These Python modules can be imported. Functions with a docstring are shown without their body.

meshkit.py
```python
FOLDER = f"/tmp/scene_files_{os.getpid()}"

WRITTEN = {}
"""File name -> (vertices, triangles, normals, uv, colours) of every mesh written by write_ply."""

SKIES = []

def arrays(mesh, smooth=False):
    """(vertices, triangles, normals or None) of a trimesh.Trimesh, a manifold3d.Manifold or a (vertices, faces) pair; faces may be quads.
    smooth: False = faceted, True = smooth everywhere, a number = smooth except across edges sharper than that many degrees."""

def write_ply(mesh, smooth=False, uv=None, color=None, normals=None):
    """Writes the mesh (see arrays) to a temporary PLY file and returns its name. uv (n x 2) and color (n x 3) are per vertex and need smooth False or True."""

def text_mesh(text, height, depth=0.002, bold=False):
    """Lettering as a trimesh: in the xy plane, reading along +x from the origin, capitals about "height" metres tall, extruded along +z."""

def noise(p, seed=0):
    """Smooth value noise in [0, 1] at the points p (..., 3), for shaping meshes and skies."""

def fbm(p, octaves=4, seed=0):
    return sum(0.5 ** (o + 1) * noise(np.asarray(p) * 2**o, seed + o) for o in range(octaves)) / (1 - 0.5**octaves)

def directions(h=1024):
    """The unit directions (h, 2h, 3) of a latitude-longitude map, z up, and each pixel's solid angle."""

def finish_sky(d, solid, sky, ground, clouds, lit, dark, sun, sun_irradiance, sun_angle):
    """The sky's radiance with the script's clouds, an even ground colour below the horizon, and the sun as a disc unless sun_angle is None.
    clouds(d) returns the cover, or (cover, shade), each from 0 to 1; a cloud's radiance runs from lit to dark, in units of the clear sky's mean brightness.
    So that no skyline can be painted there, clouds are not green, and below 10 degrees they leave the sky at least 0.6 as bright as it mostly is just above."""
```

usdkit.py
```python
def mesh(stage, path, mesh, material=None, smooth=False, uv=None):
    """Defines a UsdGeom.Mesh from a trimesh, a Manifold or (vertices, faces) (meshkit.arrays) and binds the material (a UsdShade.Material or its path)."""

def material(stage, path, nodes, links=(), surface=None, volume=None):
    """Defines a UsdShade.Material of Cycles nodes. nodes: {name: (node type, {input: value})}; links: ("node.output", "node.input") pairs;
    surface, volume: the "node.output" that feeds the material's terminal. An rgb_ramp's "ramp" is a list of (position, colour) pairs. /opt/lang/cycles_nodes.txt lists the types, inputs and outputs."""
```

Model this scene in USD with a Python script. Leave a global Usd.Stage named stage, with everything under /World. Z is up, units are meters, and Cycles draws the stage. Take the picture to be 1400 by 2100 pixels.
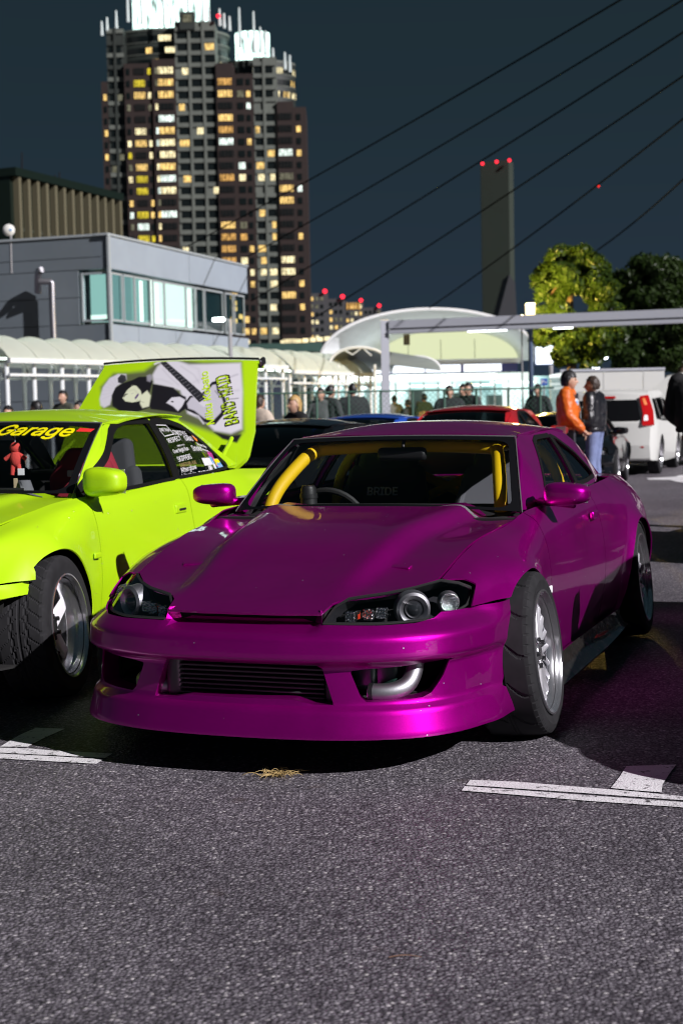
import math, random
import numpy as np, trimesh, shapely, manifold3d, mapbox_earcut
from shapely.geometry import Polygon, LineString, Point, box as sbox
from shapely import affinity
from scipy.interpolate import PchipInterpolator as Pchip
from pxr import Usd, UsdGeom, UsdLux, UsdShade, Gf, Sdf, Vt
import usdkit, meshkit

rng = np.random.default_rng(7)
stage = Usd.Stage.CreateInMemory()
UsdGeom.SetStageUpAxis(stage, UsdGeom.Tokens.z)
UsdGeom.Xform.Define(stage, '/World')
UsdGeom.Scope.Define(stage, '/World/Looks')

# ---------------------------------------------------------------- camera
CAM_H, FOC, PITCH, ROLL = 1.254, 3000.0, math.atan((1050 - 844.75) / 3000.0), math.radians(1.193)
_fw = np.array([0, math.cos(PITCH), -math.sin(PITCH)]); _up = np.array([0, math.sin(PITCH), math.cos(PITCH)]); _rt = np.array([1.0, 0, 0])
_R = _rt * math.cos(ROLL) - _up * math.sin(ROLL); _U = _up * math.cos(ROLL) + _rt * math.sin(ROLL)
cam = UsdGeom.Camera.Define(stage, '/World/camera')
cam.AddTransformOp().Set(Gf.Matrix4d(*[float(x) for r in ([*_R, 0], [*_U, 0], [*(-_fw), 0], [0, 0, CAM_H, 1]) for x in r]))
cam.CreateHorizontalApertureAttr(24.0); cam.CreateVerticalApertureAttr(36.0)
cam.CreateFocalLengthAttr(24.0 * FOC / 1400.0)
cam.CreateFStopAttr(4.5); cam.CreateFocusDistanceAttr(5.3)
cam.CreateClippingRangeAttr((0.05, 5000.0))
cam.CreateExposureAttr(0.2)

def mat(name, nodes, links, surface='p.BSDF', volume=None):
    return usdkit.material(stage, '/World/Looks/' + name, nodes, links, surface=surface, volume=volume)

# ---------------------------------------------------------------- sky and the floodlight that lights the car park
SUN_AZ, SUN_EL = math.radians(130.0), math.radians(31.5)
SUN = np.array([math.sin(SUN_AZ) * math.cos(SUN_EL), math.cos(SUN_AZ) * math.cos(SUN_EL), math.sin(SUN_EL)])
sky = UsdLux.DomeLight.Define(stage, '/World/sky')
sky.GetPrim().SetCustomDataByKey('kind', 'structure')
skym = mat('night_sky', {
    'sky': ('sky_texture', {'sky_type': 'single_scattering', 'sun_disc': False, 'sun_elevation': SUN_EL, 'sun_rotation': SUN_AZ}),
    'dim': ('mix', {'mix_type': 'multiply', 'fac': 1.0, 'color2': (0.0016, 0.0016, 0.0016)}),
    'tc': ('texture_coordinate', {}), 'sep': ('separate_xyz', {}),
    'ramp': ('rgb_ramp', {'ramp': [(0.0, (.185, .300, .50)), (0.06, (.165, .285, .45)), (0.2, (.125, .245, .34)), (0.45, (.085, .185, .24)), (1.0, (.05, .115, .145))]}),
    'add': ('mix', {'mix_type': 'add', 'fac': 1.0}),
    'bg': ('background_shader', {'strength': 0.098})},
    [('sky.color', 'dim.color1'), ('tc.generated', 'sep.vector'), ('sep.z', 'ramp.fac'), ('dim.color', 'add.color1'), ('ramp.color', 'add.color2'), ('add.color', 'bg.color')],
    surface='bg.background')
UsdShade.MaterialBindingAPI.Apply(sky.GetPrim()).Bind(skym)
sun = UsdLux.DistantLight.Define(stage, '/World/floodlight')
_x = np.cross([0, 0, 1.0], SUN); _x /= np.linalg.norm(_x); _y = np.cross(SUN, _x)
sun.AddTransformOp().Set(Gf.Matrix4d(*[float(x) for r in ([*_x, 0], [*_y, 0], [*SUN, 0], [0, 0, 0, 1]) for x in r]))
sun.CreateIntensityAttr(1.25); sun.CreateAngleAttr(0.55); sun.CreateColorAttr(Gf.Vec3f(1.0, 0.95, 0.98)); sun.CreateNormalizeAttr(True)

# ---------------------------------------------------------------- helpers
_used = {}
def uniq(parent, name):
    k = _used.get((parent, name), 0); _used[(parent, name)] = k + 1
    return f'{parent}/{name}' if k == 0 else f'{parent}/{name}_{k:03d}'

def tag(prim, label=None, cat=None, group=None, kind=None):
    p = prim.GetPrim() if hasattr(prim, 'GetPrim') else prim
    for k, v in (('label', label), ('category', cat), ('group', group), ('kind', kind)):
        if v: p.SetCustomDataByKey(k, v)
    return p

def thing(name, label, cat, loc=(0, 0, 0), yaw=0.0, group=None, kind=None, mtx=None):
    x = UsdGeom.Xform.Define(stage, uniq('/World', name))
    if mtx is not None: x.AddTransformOp().Set(mtx)
    else:
        x.AddTranslateOp().Set(Gf.Vec3d(*map(float, loc)))
        if yaw: x.AddRotateZOp().Set(float(math.degrees(yaw)))
    tag(x, label, cat, group, kind)
    return str(x.GetPath())

def clone(src, label, loc, yaw=0.0, name=None, scale=None):
    sp = stage.GetPrimAtPath(src); cd = sp.GetCustomData()
    base = src.rsplit('/', 1)[1]
    if name is None:
        name = base[:-4] if base[-4:-3] == '_' and base[-3:].isdigit() else base
    x = UsdGeom.Xform.Define(stage, uniq('/World', name))
    x.GetPrim().GetReferences().AddInternalReference(src)
    x.ClearXformOpOrder()
    x.AddTranslateOp().Set(Gf.Vec3d(*map(float, loc))); x.AddRotateZOp().Set(float(math.degrees(yaw)))
    if scale: x.AddScaleOp().Set(Gf.Vec3f(*map(float, scale)))
    tag(x, label, cd['category'], cd.get('group'))
    x.GetPrim().SetInstanceable(True)
    return str(x.GetPath())

def obj(parent, name, m, material, smooth=35, label=None, color=None):
    path = uniq(parent, name)
    if isinstance(m, (list, tuple)) and len(m) and isinstance(m[0], trimesh.Trimesh): m = trimesh.util.concatenate(m)
    me = usdkit.mesh(stage, path, m, material, smooth=smooth)
    if label: tag(me, label)
    if color is not None:
        UsdGeom.PrimvarsAPI(me).CreatePrimvar('paint', Sdf.ValueTypeNames.Color3fArray, 'vertex').Set(Vt.Vec3fArray.FromNumpy(np.asarray(color, np.float32)))
    return path

def setting(name, m, material, smooth=False, kind='structure', label=None):
    p = obj('/World', name, m, material, smooth)
    tag(stage.GetPrimAtPath(p), label=label, kind=kind)
    return p

def solo(name, m, material, label, cat, group=None, smooth=35):
    p = obj('/World', name, m, material, smooth)
    tag(stage.GetPrimAtPath(p), label, cat, group)
    return p

def T(m, loc=(0, 0, 0), rz=0, rx=0, ry=0, s=None):
    m = m.copy()
    if s is not None: m.apply_scale(s)
    for a, ax in ((rx, [1, 0, 0]), (ry, [0, 1, 0]), (rz, [0, 0, 1])):
        if a: m.apply_transform(trimesh.transformations.rotation_matrix(a, ax))
    m.apply_translation(loc)
    return m

def bx(x0, x1, y0, y1, z0, z1):
    m = trimesh.creation.box([x1 - x0, y1 - y0, z1 - z0]); m.apply_translation([(x0 + x1) / 2, (y0 + y1) / 2, (z0 + z1) / 2]); return m

def rbox(ext, r=0.02, seg=8):
    e = np.asarray(ext, float) / 2 - r
    s = manifold3d.Manifold.sphere(r, seg)
    hs = [s.translate([float(a * e[0]), float(b * e[1]), float(c * e[2])]) for a in (-1, 1) for b in (-1, 1) for c in (-1, 1)]
    return man(manifold3d.Manifold.batch_hull(hs))

def man(m):
    q = m.to_mesh(); return trimesh.Trimesh(q.vert_properties[:, :3], q.tri_verts, process=False)

def cyl(p0, p1, r, seg=16, r2=None):
    p0, p1 = np.asarray(p0, float), np.asarray(p1, float); d = p1 - p0; L = np.linalg.norm(d)
    m = trimesh.creation.cylinder(r, L, sections=seg)
    if r2 is not None:
        v = m.vertices; k = np.where(v[:, 2] > 0, r2 / r, 1.0); v[:, 0] *= k; v[:, 1] *= k; m.vertices = v
    m.apply_transform(trimesh.geometry.align_vectors([0, 0, 1], d / L)); m.apply_translation((p0 + p1) / 2)
    return m

def tube(pts, r, seg=10, n=None, caps=True):
    p = np.asarray(pts, float)
    if n:
        s = np.r_[0, np.cumsum(np.linalg.norm(np.diff(p, axis=0), axis=1))]; t = np.linspace(0, s[-1], n)
        from scipy.interpolate import CubicSpline
        if np.ndim(r): r = np.interp(t, s, r)
        p = CubicSpline(s, p)(t)
    rr = np.broadcast_to(np.asarray(r, float), (len(p),))
    t = np.gradient(p, axis=0); t /= np.linalg.norm(t, axis=1, keepdims=True)
    ref = np.array([0, 0, 1.0]) if abs(t[0, 2]) < 0.9 else np.array([1.0, 0, 0])
    a = np.cross(t[0], ref); a /= np.linalg.norm(a); A = []
    for k in range(len(p)):
        a = a - t[k] * (a @ t[k]); a /= np.linalg.norm(a); A.append(a)
    A = np.array(A); Bn = np.cross(t, A); ang = np.arange(seg) * 2 * np.pi / seg
    v = p[:, None] + rr[:, None, None] * (np.cos(ang)[None, :, None] * A[:, None] + np.sin(ang)[None, :, None] * Bn[:, None])
    i, j = np.meshgrid(np.arange(len(p) - 1), np.arange(seg), indexing='ij')
    q = np.stack([i * seg + j, i * seg + (j + 1) % seg, (i + 1) * seg + (j + 1) % seg, (i + 1) * seg + j], -1).reshape(-1, 4)
    f = np.vstack([q[:, [0, 1, 2]], q[:, [0, 2, 3]]]); v = v.reshape(-1, 3)
    if caps:
        n0 = len(v); v = np.vstack([v, p[0], p[-1]]); k = np.arange(seg); b = (len(p) - 1) * seg
        f = np.vstack([f, np.stack([(k + 1) % seg, k, np.full(seg, n0)], 1), np.stack([b + k, b + (k + 1) % seg, np.full(seg, n0 + 1)], 1)])
    return trimesh.Trimesh(v, f, process=False)

def lathe(prof, seg=48, axis='y'):
    """prof: (radius, along-axis) points; revolved about the axis."""
    p = np.asarray(prof, float); a = np.arange(seg) * 2 * np.pi / seg
    v = np.stack([p[:, None, 0] * np.cos(a), np.broadcast_to(p[:, None, 1], (len(p), seg)), p[:, None, 0] * np.sin(a)], -1).reshape(-1, 3)
    i, j = np.meshgrid(np.arange(len(p) - 1), np.arange(seg), indexing='ij')
    q = np.stack([i * seg + j, i * seg + (j + 1) % seg, (i + 1) * seg + (j + 1) % seg, (i + 1) * seg + j], -1).reshape(-1, 4)
    f = np.vstack([q[:, [0, 1, 2]], q[:, [0, 2, 3]]])
    if axis == 'z': v = v[:, [0, 2, 1]]; f = f[:, ::-1]
    m = trimesh.Trimesh(v, f, process=False)
    return m

def extr(poly, depth, plane='xz', at=0.0):
    """shapely polygon extruded by depth; plane xz: (x,z) with thickness along +y from at."""
    ms = []
    for g in getattr(poly, 'geoms', [poly]):
        m = trimesh.creation.extrude_polygon(g, depth, engine='earcut'); v = m.vertices.copy()
        if plane == 'xz': m = trimesh.Trimesh(np.stack([v[:, 0], at + v[:, 2], v[:, 1]], 1), m.faces[:, ::-1], process=False)
        elif plane == 'yz': m = trimesh.Trimesh(np.stack([at + v[:, 2], v[:, 0], v[:, 1]], 1), m.faces, process=False)
        else: m = trimesh.Trimesh(v + [0, 0, at], m.faces, process=False)
        ms.append(m)
    return trimesh.util.concatenate(ms)

def patch(poly, fn, res=(0.03, 0.03), thick=0.006, flip=False, lift=0.0):
    """A curved sheet: the polygon, cut into cells, mapped by fn(u, v) -> (n, 3); thickened inwards, its edges closed."""
    if not isinstance(poly, (Polygon,)) and hasattr(poly, 'geoms'):
        ms = [patch(g, fn, res, thick, flip, lift) for g in poly.geoms if g.geom_type == 'Polygon']
        return trimesh.util.concatenate(ms)
    poly = poly.buffer(0)
    if poly.geom_type != 'Polygon': return patch(poly, fn, res, thick, flip, lift)
    x0, y0, x1, y1 = poly.bounds
    nx, ny = max(1, math.ceil((x1 - x0) / res[0])), max(1, math.ceil((y1 - y0) / res[1]))
    xs, ys = np.linspace(x0, x1, nx + 1), np.linspace(y0, y1, ny + 1)
    I, J = [a.ravel() for a in np.meshgrid(np.arange(nx), np.arange(ny), indexing='ij')]
    cells = shapely.box(xs[I], ys[J], xs[I + 1], ys[J + 1]); shapely.prepare(poly)
    ins = shapely.contains_properly(poly, cells)
    tri = []
    a = np.stack([xs[I], ys[J]], 1)[ins]; b = np.stack([xs[I + 1], ys[J]], 1)[ins]; c = np.stack([xs[I + 1], ys[J + 1]], 1)[ins]; d = np.stack([xs[I], ys[J + 1]], 1)[ins]
    if len(a): tri += [np.stack([a, b, c], 1), np.stack([a, c, d], 1)]
    edge = ~ins & shapely.intersects(poly, cells)
    for g in shapely.intersection(cells[edge], poly):
        for h in getattr(g, 'geoms', [g]):
            if h.geom_type != 'Polygon' or h.area < 1e-9: continue
            rings = [np.asarray(h.exterior.coords)[:-1]] + [np.asarray(r.coords)[:-1] for r in h.interiors]
            pts = np.vstack(rings); ends = np.cumsum([len(r) for r in rings]).astype(np.uint32)
            k = mapbox_earcut.triangulate_float64(pts, ends).reshape(-1, 3)
            t = pts[k]; e1, e2 = t[:, 1] - t[:, 0], t[:, 2] - t[:, 0]; ar = e1[:, 0] * e2[:, 1] - e1[:, 1] * e2[:, 0]; t[ar < 0] = t[ar < 0][:, ::-1]
            tri.append(t[np.abs(ar) > 1e-12])
    tri = np.vstack(tri)
    _, first, inv = np.unique(np.round(tri.reshape(-1, 2), 6), axis=0, return_index=True, return_inverse=True)
    uv = tri.reshape(-1, 2)[first]; F = inv.reshape(-1, 3)
    F = F[(F[:, 0] != F[:, 1]) & (F[:, 1] != F[:, 2]) & (F[:, 0] != F[:, 2])]
    u, v = uv[:, 0], uv[:, 1]; e = 1e-4
    Pm = fn(u, v); N = np.cross(fn(u + e, v) - fn(u - e, v), fn(u, v + e) - fn(u, v - e))
    L = np.linalg.norm(N, axis=1, keepdims=True); N = N / np.maximum(L, 1e-12)
    if flip: F = F[:, ::-1]; N = -N
    Pm = Pm + N * lift
    if thick <= 0: return trimesh.Trimesh(Pm, F, process=False)
    Q = Pm - N * thick; n = len(Pm)
    E = np.vstack([F[:, [0, 1]], F[:, [1, 2]], F[:, [2, 0]]]); key = np.sort(E, 1)
    _, ix, cnt = np.unique(key, axis=0, return_index=True, return_counts=True); B = E[ix[cnt == 1]]
    sv = np.stack([Pm[B[:, 0]], Pm[B[:, 1]], Q[B[:, 1]], Q[B[:, 0]]], 1).reshape(-1, 3); k = 2 * n + 4 * np.arange(len(B))
    SF = np.vstack([np.stack([k + 1, k, k + 3], 1), np.stack([k + 1, k + 3, k + 2], 1)])
    return trimesh.Trimesh(np.vstack([Pm, Q, sv]), np.vstack([F, F[:, ::-1] + n, SF]), process=False)

def ribbon(A, B, n=24, m=4, thick=0.006, bulge=0.0, flip=False):
    A, B = np.asarray(A, float), np.asarray(B, float)
    def par(P):
        s = np.r_[0, np.cumsum(np.linalg.norm(np.diff(P, axis=0), axis=1))]; s /= s[-1]; return Pchip(s, P)
    a, b = par(A), par(B)
    def fn(u, v):
        u = np.clip(u, 0, 1); p, q = a(u), b(u); w = v[:, None]; r = p * (1 - w) + q * w
        if bulge:
            nn = np.cross(np.gradient(p, axis=0) + 1e-9, q - p); c = (a(np.clip(u + .01, 0, 1)) - a(np.clip(u - .01, 0, 1)))
            nn = np.cross(c, q - p); nn /= np.linalg.norm(nn, axis=1, keepdims=True) + 1e-12
            r = r + nn * (bulge * 4 * w * (1 - w)) * (-1 if flip else 1)
        return r
    return patch(sbox(0, 0, 1, 1), fn, (1.0 / n, 1.0 / m), thick, flip)

def mir(m):
    if isinstance(m, (list, tuple)): m = trimesh.util.concatenate(m)
    m = m.copy(); v = m.vertices.copy(); v[:, 1] *= -1; return trimesh.Trimesh(v, m.faces[:, ::-1], process=False)

FONT = None
def text_poly(text, height, bold=False, font=None):
    import glob
    from PIL import Image, ImageDraw, ImageFont
    pat = font or 'Inter.woff2'
    f = ImageFont.truetype([x for x in glob.glob('/opt/blender-*/*/datafiles/fonts/*') if x.endswith(pat)][0], 96)
    x0, y0, x1, y1 = f.getbbox(text, anchor='ls', stroke_width=2 * bold)
    im = Image.new('L', (x1 - x0 + 8, y1 - y0 + 8)); ImageDraw.Draw(im).text((4 - x0, 4 - y0), text, 255, f, anchor='ls', stroke_width=2 * bold)
    on = np.pad(np.asarray(im) > 127, ((0, 0), (1, 1))).astype(np.int8)
    rows, st = np.nonzero(np.diff(on, axis=1) == 1); en = np.nonzero(np.diff(on, axis=1) == -1)[1]
    shp = shapely.union_all(shapely.box(st, -rows - 1, en, -rows)).buffer(.6).buffer(-.6).simplify(.9)
    s = height / 70.0
    return affinity.affine_transform(shp, [s, 0, 0, s, -4 * s, (4 - y0) * s])

# ---------------------------------------------------------------- materials
def pbr(name, color, rough=0.5, metal=0.0, coat=0.0, spec=0.5, bump=None, var=0.0, vscale=3.0, **kw):
    nodes = {'p': ('principled_bsdf', dict(base_color=color, roughness=rough, metallic=metal, coat_weight=coat, specular_ior_level=spec, **kw))}
    links = []
    if var or bump: nodes['tc'] = ('texture_coordinate', {})
    if var:
        c = np.array(color)
        nodes['n'] = ('noise_texture', {'scale': vscale, 'detail': 6.0, 'roughness': 0.65})
        nodes['r'] = ('rgb_ramp', {'ramp': [(0.25, tuple(c * (1 - var))), (0.75, tuple(np.minimum(c * (1 + var), 1)))]})
        links += [('tc.object', 'n.vector'), ('n.fac', 'r.fac'), ('r.color', 'p.base_color')]
    if bump:
        nodes['bn'] = ('noise_texture', {'scale': bump[0], 'detail': 4.0}); nodes['b'] = ('bump', {'strength': bump[1], 'distance': bump[2]})
        links += [('tc.object', 'bn.vector'), ('bn.fac', 'b.height'), ('b.normal', 'p.normal')]
    return mat(name, nodes, links)

def glow(name, color, strength):
    return mat(name, {'e': ('emission', {'color': color, 'strength': strength})}, [], surface='e.emission')

def pane(name, tint=(1, 1, 1), ior=1.5, rough=0.0, extra=0.0, refl=(1, 1, 1)):
    f0 = ((ior - 1) / (ior + 1)) ** 2 * 2
    nodes = {'t': ('transparent_bsdf', {'color': tint}), 'g': ('glossy_bsdf', {'color': refl, 'roughness': rough}), 'lw': ('layer_weight', {'blend': .5}), 'pw': ('math', {'math_type': 'power', 'value2': 4.5}),
             'f': ('math', {'math_type': 'multiply_add', 'value2': .75 - f0, 'value3': f0}), 'x': ('mix_closure', {})}
    links = [('lw.facing', 'pw.value1'), ('pw.value', 'f.value1'), ('f.value', 'x.fac'), ('t.BSDF', 'x.closure1'), ('g.BSDF', 'x.closure2')]
    return mat(name, nodes, links, surface='x.closure')

M = {}
def paint(name, col, flake=0.0, rough=0.3, metal=0.0, coat=1.0, orange=0.004, spec=.5):
    """car paint: base under a clear coat, with orange peel, metal flake and a few stone chips."""
    nodes = {'tc': ('texture_coordinate', {}),
             'on': ('noise_texture', {'scale': 55.0, 'detail': 1.0}), 'ob': ('bump', {'strength': 0.03, 'distance': orange}),
             'dn': ('noise_texture', {'scale': 2.2, 'detail': 5.0, 'roughness': .6}), 'dr': ('map_range', {'from_min': .3, 'from_max': .75, 'to_min': rough * .9, 'to_max': rough * 1.25, 'clamp': True}),
             'cr': ('map_range', {'from_min': .35, 'from_max': .8, 'to_min': .004, 'to_max': .035, 'clamp': True}),
             'fv': ('voronoi_texture', {'scale': 900.0}), 'fm': ('mix', {'mix_type': 'mix', 'fac': flake, 'color1': col}),
             'fh': ('hsv', {'saturation': 0.0, 'value': 1.0}), 'fmul': ('mix', {'mix_type': 'multiply', 'fac': 1.0, 'color1': tuple(np.minimum(np.array(col) * 2.2, 1))}),
             'cv': ('voronoi_texture', {'scale': 26.0}), 'cl': ('math', {'math_type': 'less_than', 'value2': 0.075}),
             'csel': ('separate_color', {}), 'cs2': ('math', {'math_type': 'greater_than', 'value2': 0.86}), 'cmul': ('math', {'math_type': 'multiply'}),
             'chip': ('mix', {'mix_type': 'mix', 'color2': (.75, .70, .75)}),
             'p': ('principled_bsdf', dict(metallic=metal, coat_weight=coat, specular_ior_level=spec))}
    links = [('tc.object', 'on.vector'), ('on.fac', 'ob.height'), ('ob.normal', 'p.coat_normal'), ('tc.object', 'dn.vector'), ('dn.fac', 'dr.value'), ('dr.result', 'p.roughness'),
             ('dn.fac', 'cr.value'), ('cr.result', 'p.coat_roughness'),
             ('tc.object', 'fv.vector'), ('fv.color', 'fh.color'), ('fh.color', 'fmul.color2'), ('fmul.color', 'fm.color2'),
             ('tc.object', 'cv.vector'), ('cv.distance', 'cl.value1'), ('cv.color', 'csel.color'), ('csel.r', 'cs2.value1'), ('cl.value', 'cmul.value1'), ('cs2.value', 'cmul.value2'),
             ('cmul.value', 'chip.fac'), ('fm.color', 'chip.color1'), ('chip.color', 'p.base_color')]
    return mat(name, nodes, links)

M['purple'] = paint('candy_purple_paint', (.37, .0010, .240), flake=.30, rough=.36, metal=.84, coat=.85, spec=.1)
M['lime'] = paint('lime_paint', (.40, .66, .004), flake=0.0, rough=.42, coat=.5)
M['black_paint'] = paint('black_paint', (.004, .004, .005), rough=.3, spec=.15)
M['red_paint'] = paint('red_paint', (.42, .012, .018), rough=.3)
M['blue_paint'] = paint('blue_paint', (.02, .09, .50), rough=.3)
M['white_paint'] = paint('white_paint', (.62, .63, .60), rough=.35, coat=.6)
M['grey_paint'] = paint('grey_paint', (.10, .10, .11), rough=.35)
M['trim'] = pbr('black_trim', (.012, .012, .013), .5)
M['rubber'] = pbr('rubber', (.006, .006, .006), .6, spec=.2, bump=(60, .3, .002))
M['tyre'] = pbr('tyre_rubber', (.020, .020, .022), .8, spec=.18, var=.3, vscale=14, bump=(180, .25, .001))
M['liner'] = pbr('dark_liner', (.006, .006, .006), .85)
M['interior'] = pbr('interior_plastic', (.010, .010, .011), .7, bump=(220, .3, .001))
M['seat'] = pbr('seat_cloth', (.045, .045, .050), .9, bump=(260, .5, .002))
M['seat_grey'] = pbr('seat_cloth_grey', (.13, .13, .15), .9, bump=(260, .5, .002))
M['seat_red'] = pbr('seat_cloth_red', (.28, .012, .03), .85, bump=(260, .5, .002))
M['chrome'] = pbr('polished_rim', (.82, .82, .86), .17, metal=.93, var=.06, vscale=9)
M['spoke'] = pbr('polished_spoke', (.80, .80, .84), .25, metal=.7)
M['alu'] = pbr('cast_aluminium', (.40, .40, .43), .46, metal=1.0, var=.1, vscale=30, bump=(140, .2, .001))
M['gunmetal'] = pbr('dark_metal', (.05, .05, .055), .4, metal=.8)
M['white_rim'] = pbr('white_rim', (.72, .72, .75), .4)
M['cooler'] = pbr('black_cooler', (.10, .10, .105), .5, metal=.6)
M['fin'] = pbr('cooler_fin', (.014, .014, .015), .6)
M['yellow'] = pbr('yellow_padding', (.78, .50, .0), .55, bump=(40, .2, .003))
M['lamp_black'] = pbr('lamp_housing', (.022, .022, .025), .25)
M['amber'] = pbr('amber_plastic', (.42, .03, .01), .3)
M['lens_red'] = pbr('red_lens', (.45, .008, .01), .12, coat=1.0)
M['reflector'] = mat('reflector', {'tc': ('texture_coordinate', {}), 'v': ('voronoi_texture', {'scale': 130.0}), 'b': ('bump', {'strength': 1.0, 'distance': .006}), 'p': ('principled_bsdf', {'base_color': (.85, .86, .88), 'metallic': 1.0, 'roughness': .12})},
                     [('tc.object', 'v.vector'), ('v.distance', 'b.height'), ('b.normal', 'p.normal')])
M['glass'] = pane('car_glass', (.90, .93, .92), 1.30)
M['glass_dark'] = pane('tinted_car_glass', (.14, .15, .16), 1.45)
M['glass_mid'] = pane('smoked_car_glass', (.30, .32, .32), 1.40)
M['lens'] = pane('lamp_lens', (.93, .94, .95), 1.38)
M['window'] = pane('building_glass', (.86, .93, .92), 1.4)
M['frit'] = pbr('black_glass_edge', (.006, .006, .007), .15)
M['grey_trim'] = pbr('grey_moulding', (.30, .30, .31), .4)
M['moulding'] = pbr('dark_moulding', (.09, .09, .095), .4)
M['mesh_grey'] = mat('grey_mesh', {'tc': ('texture_coordinate', {}), 'v': ('voronoi_texture', {'scale': 230.0}), 'r': ('rgb_ramp', {'ramp': [(0.25, (.02, .02, .02)), (0.5, (.17, .17, .18))]}), 'p': ('principled_bsdf', {'roughness': .6})},
                      [('tc.object', 'v.vector'), ('v.distance', 'r.fac'), ('r.color', 'p.base_color')])
M['crinkle'] = pbr('crinkled_black_film', (.02, .018, .016), .16, coat=.8, bump=(9, 1.0, .05))
M['vinyl_white'] = pbr('white_vinyl', (.72, .72, .74), .45)
M['vinyl_yellow'] = pbr('yellow_vinyl', (.80, .72, .0), .45)
M['vinyl_red'] = pbr('red_vinyl', (.75, .03, .03), .45)
M['vinyl_pink'] = pbr('pink_vinyl', (.72, .06, .42), .45)
M['vinyl_gold'] = pbr('gold_vinyl', (.30, .22, .09), .45)
M['vinyl_blue'] = pbr('blue_vinyl', (.12, .32, .62), .45)
M['vinyl_lime'] = pbr('lime_vinyl', (.50, .72, .01), .45)
M['vinyl_orange'] = pbr('orange_vinyl', (.75, .20, .04), .45)
M['vinyl_grey'] = pbr('grey_vinyl', (.34, .34, .36), .45)
M['vinyl_black'] = pbr('black_vinyl', (.01, .01, .01), .5)
M['red_cloth'] = pbr('red_plush', (.62, .06, .05), .9, bump=(120, .6, .004))
M['green_cloth'] = pbr('green_plush', (.02, .16, .07), .9)
M['wood'] = pbr('pale_wood', (.45, .36, .22), .6)
M['airbrush'] = mat('airbrushed_lid', {'a': ('attribute', {'attribute': 'paint'}), 'p': ('principled_bsdf', {'roughness': .42, 'coat_weight': .5})}, [('a.color', 'p.base_color')])
# ---------------------------------------------------------------- cars
def sm(a, b, x):
    t = np.clip((np.asarray(x, float) - a) / (b - a), 0, 1); return t * t * (3 - 2 * t)

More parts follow.
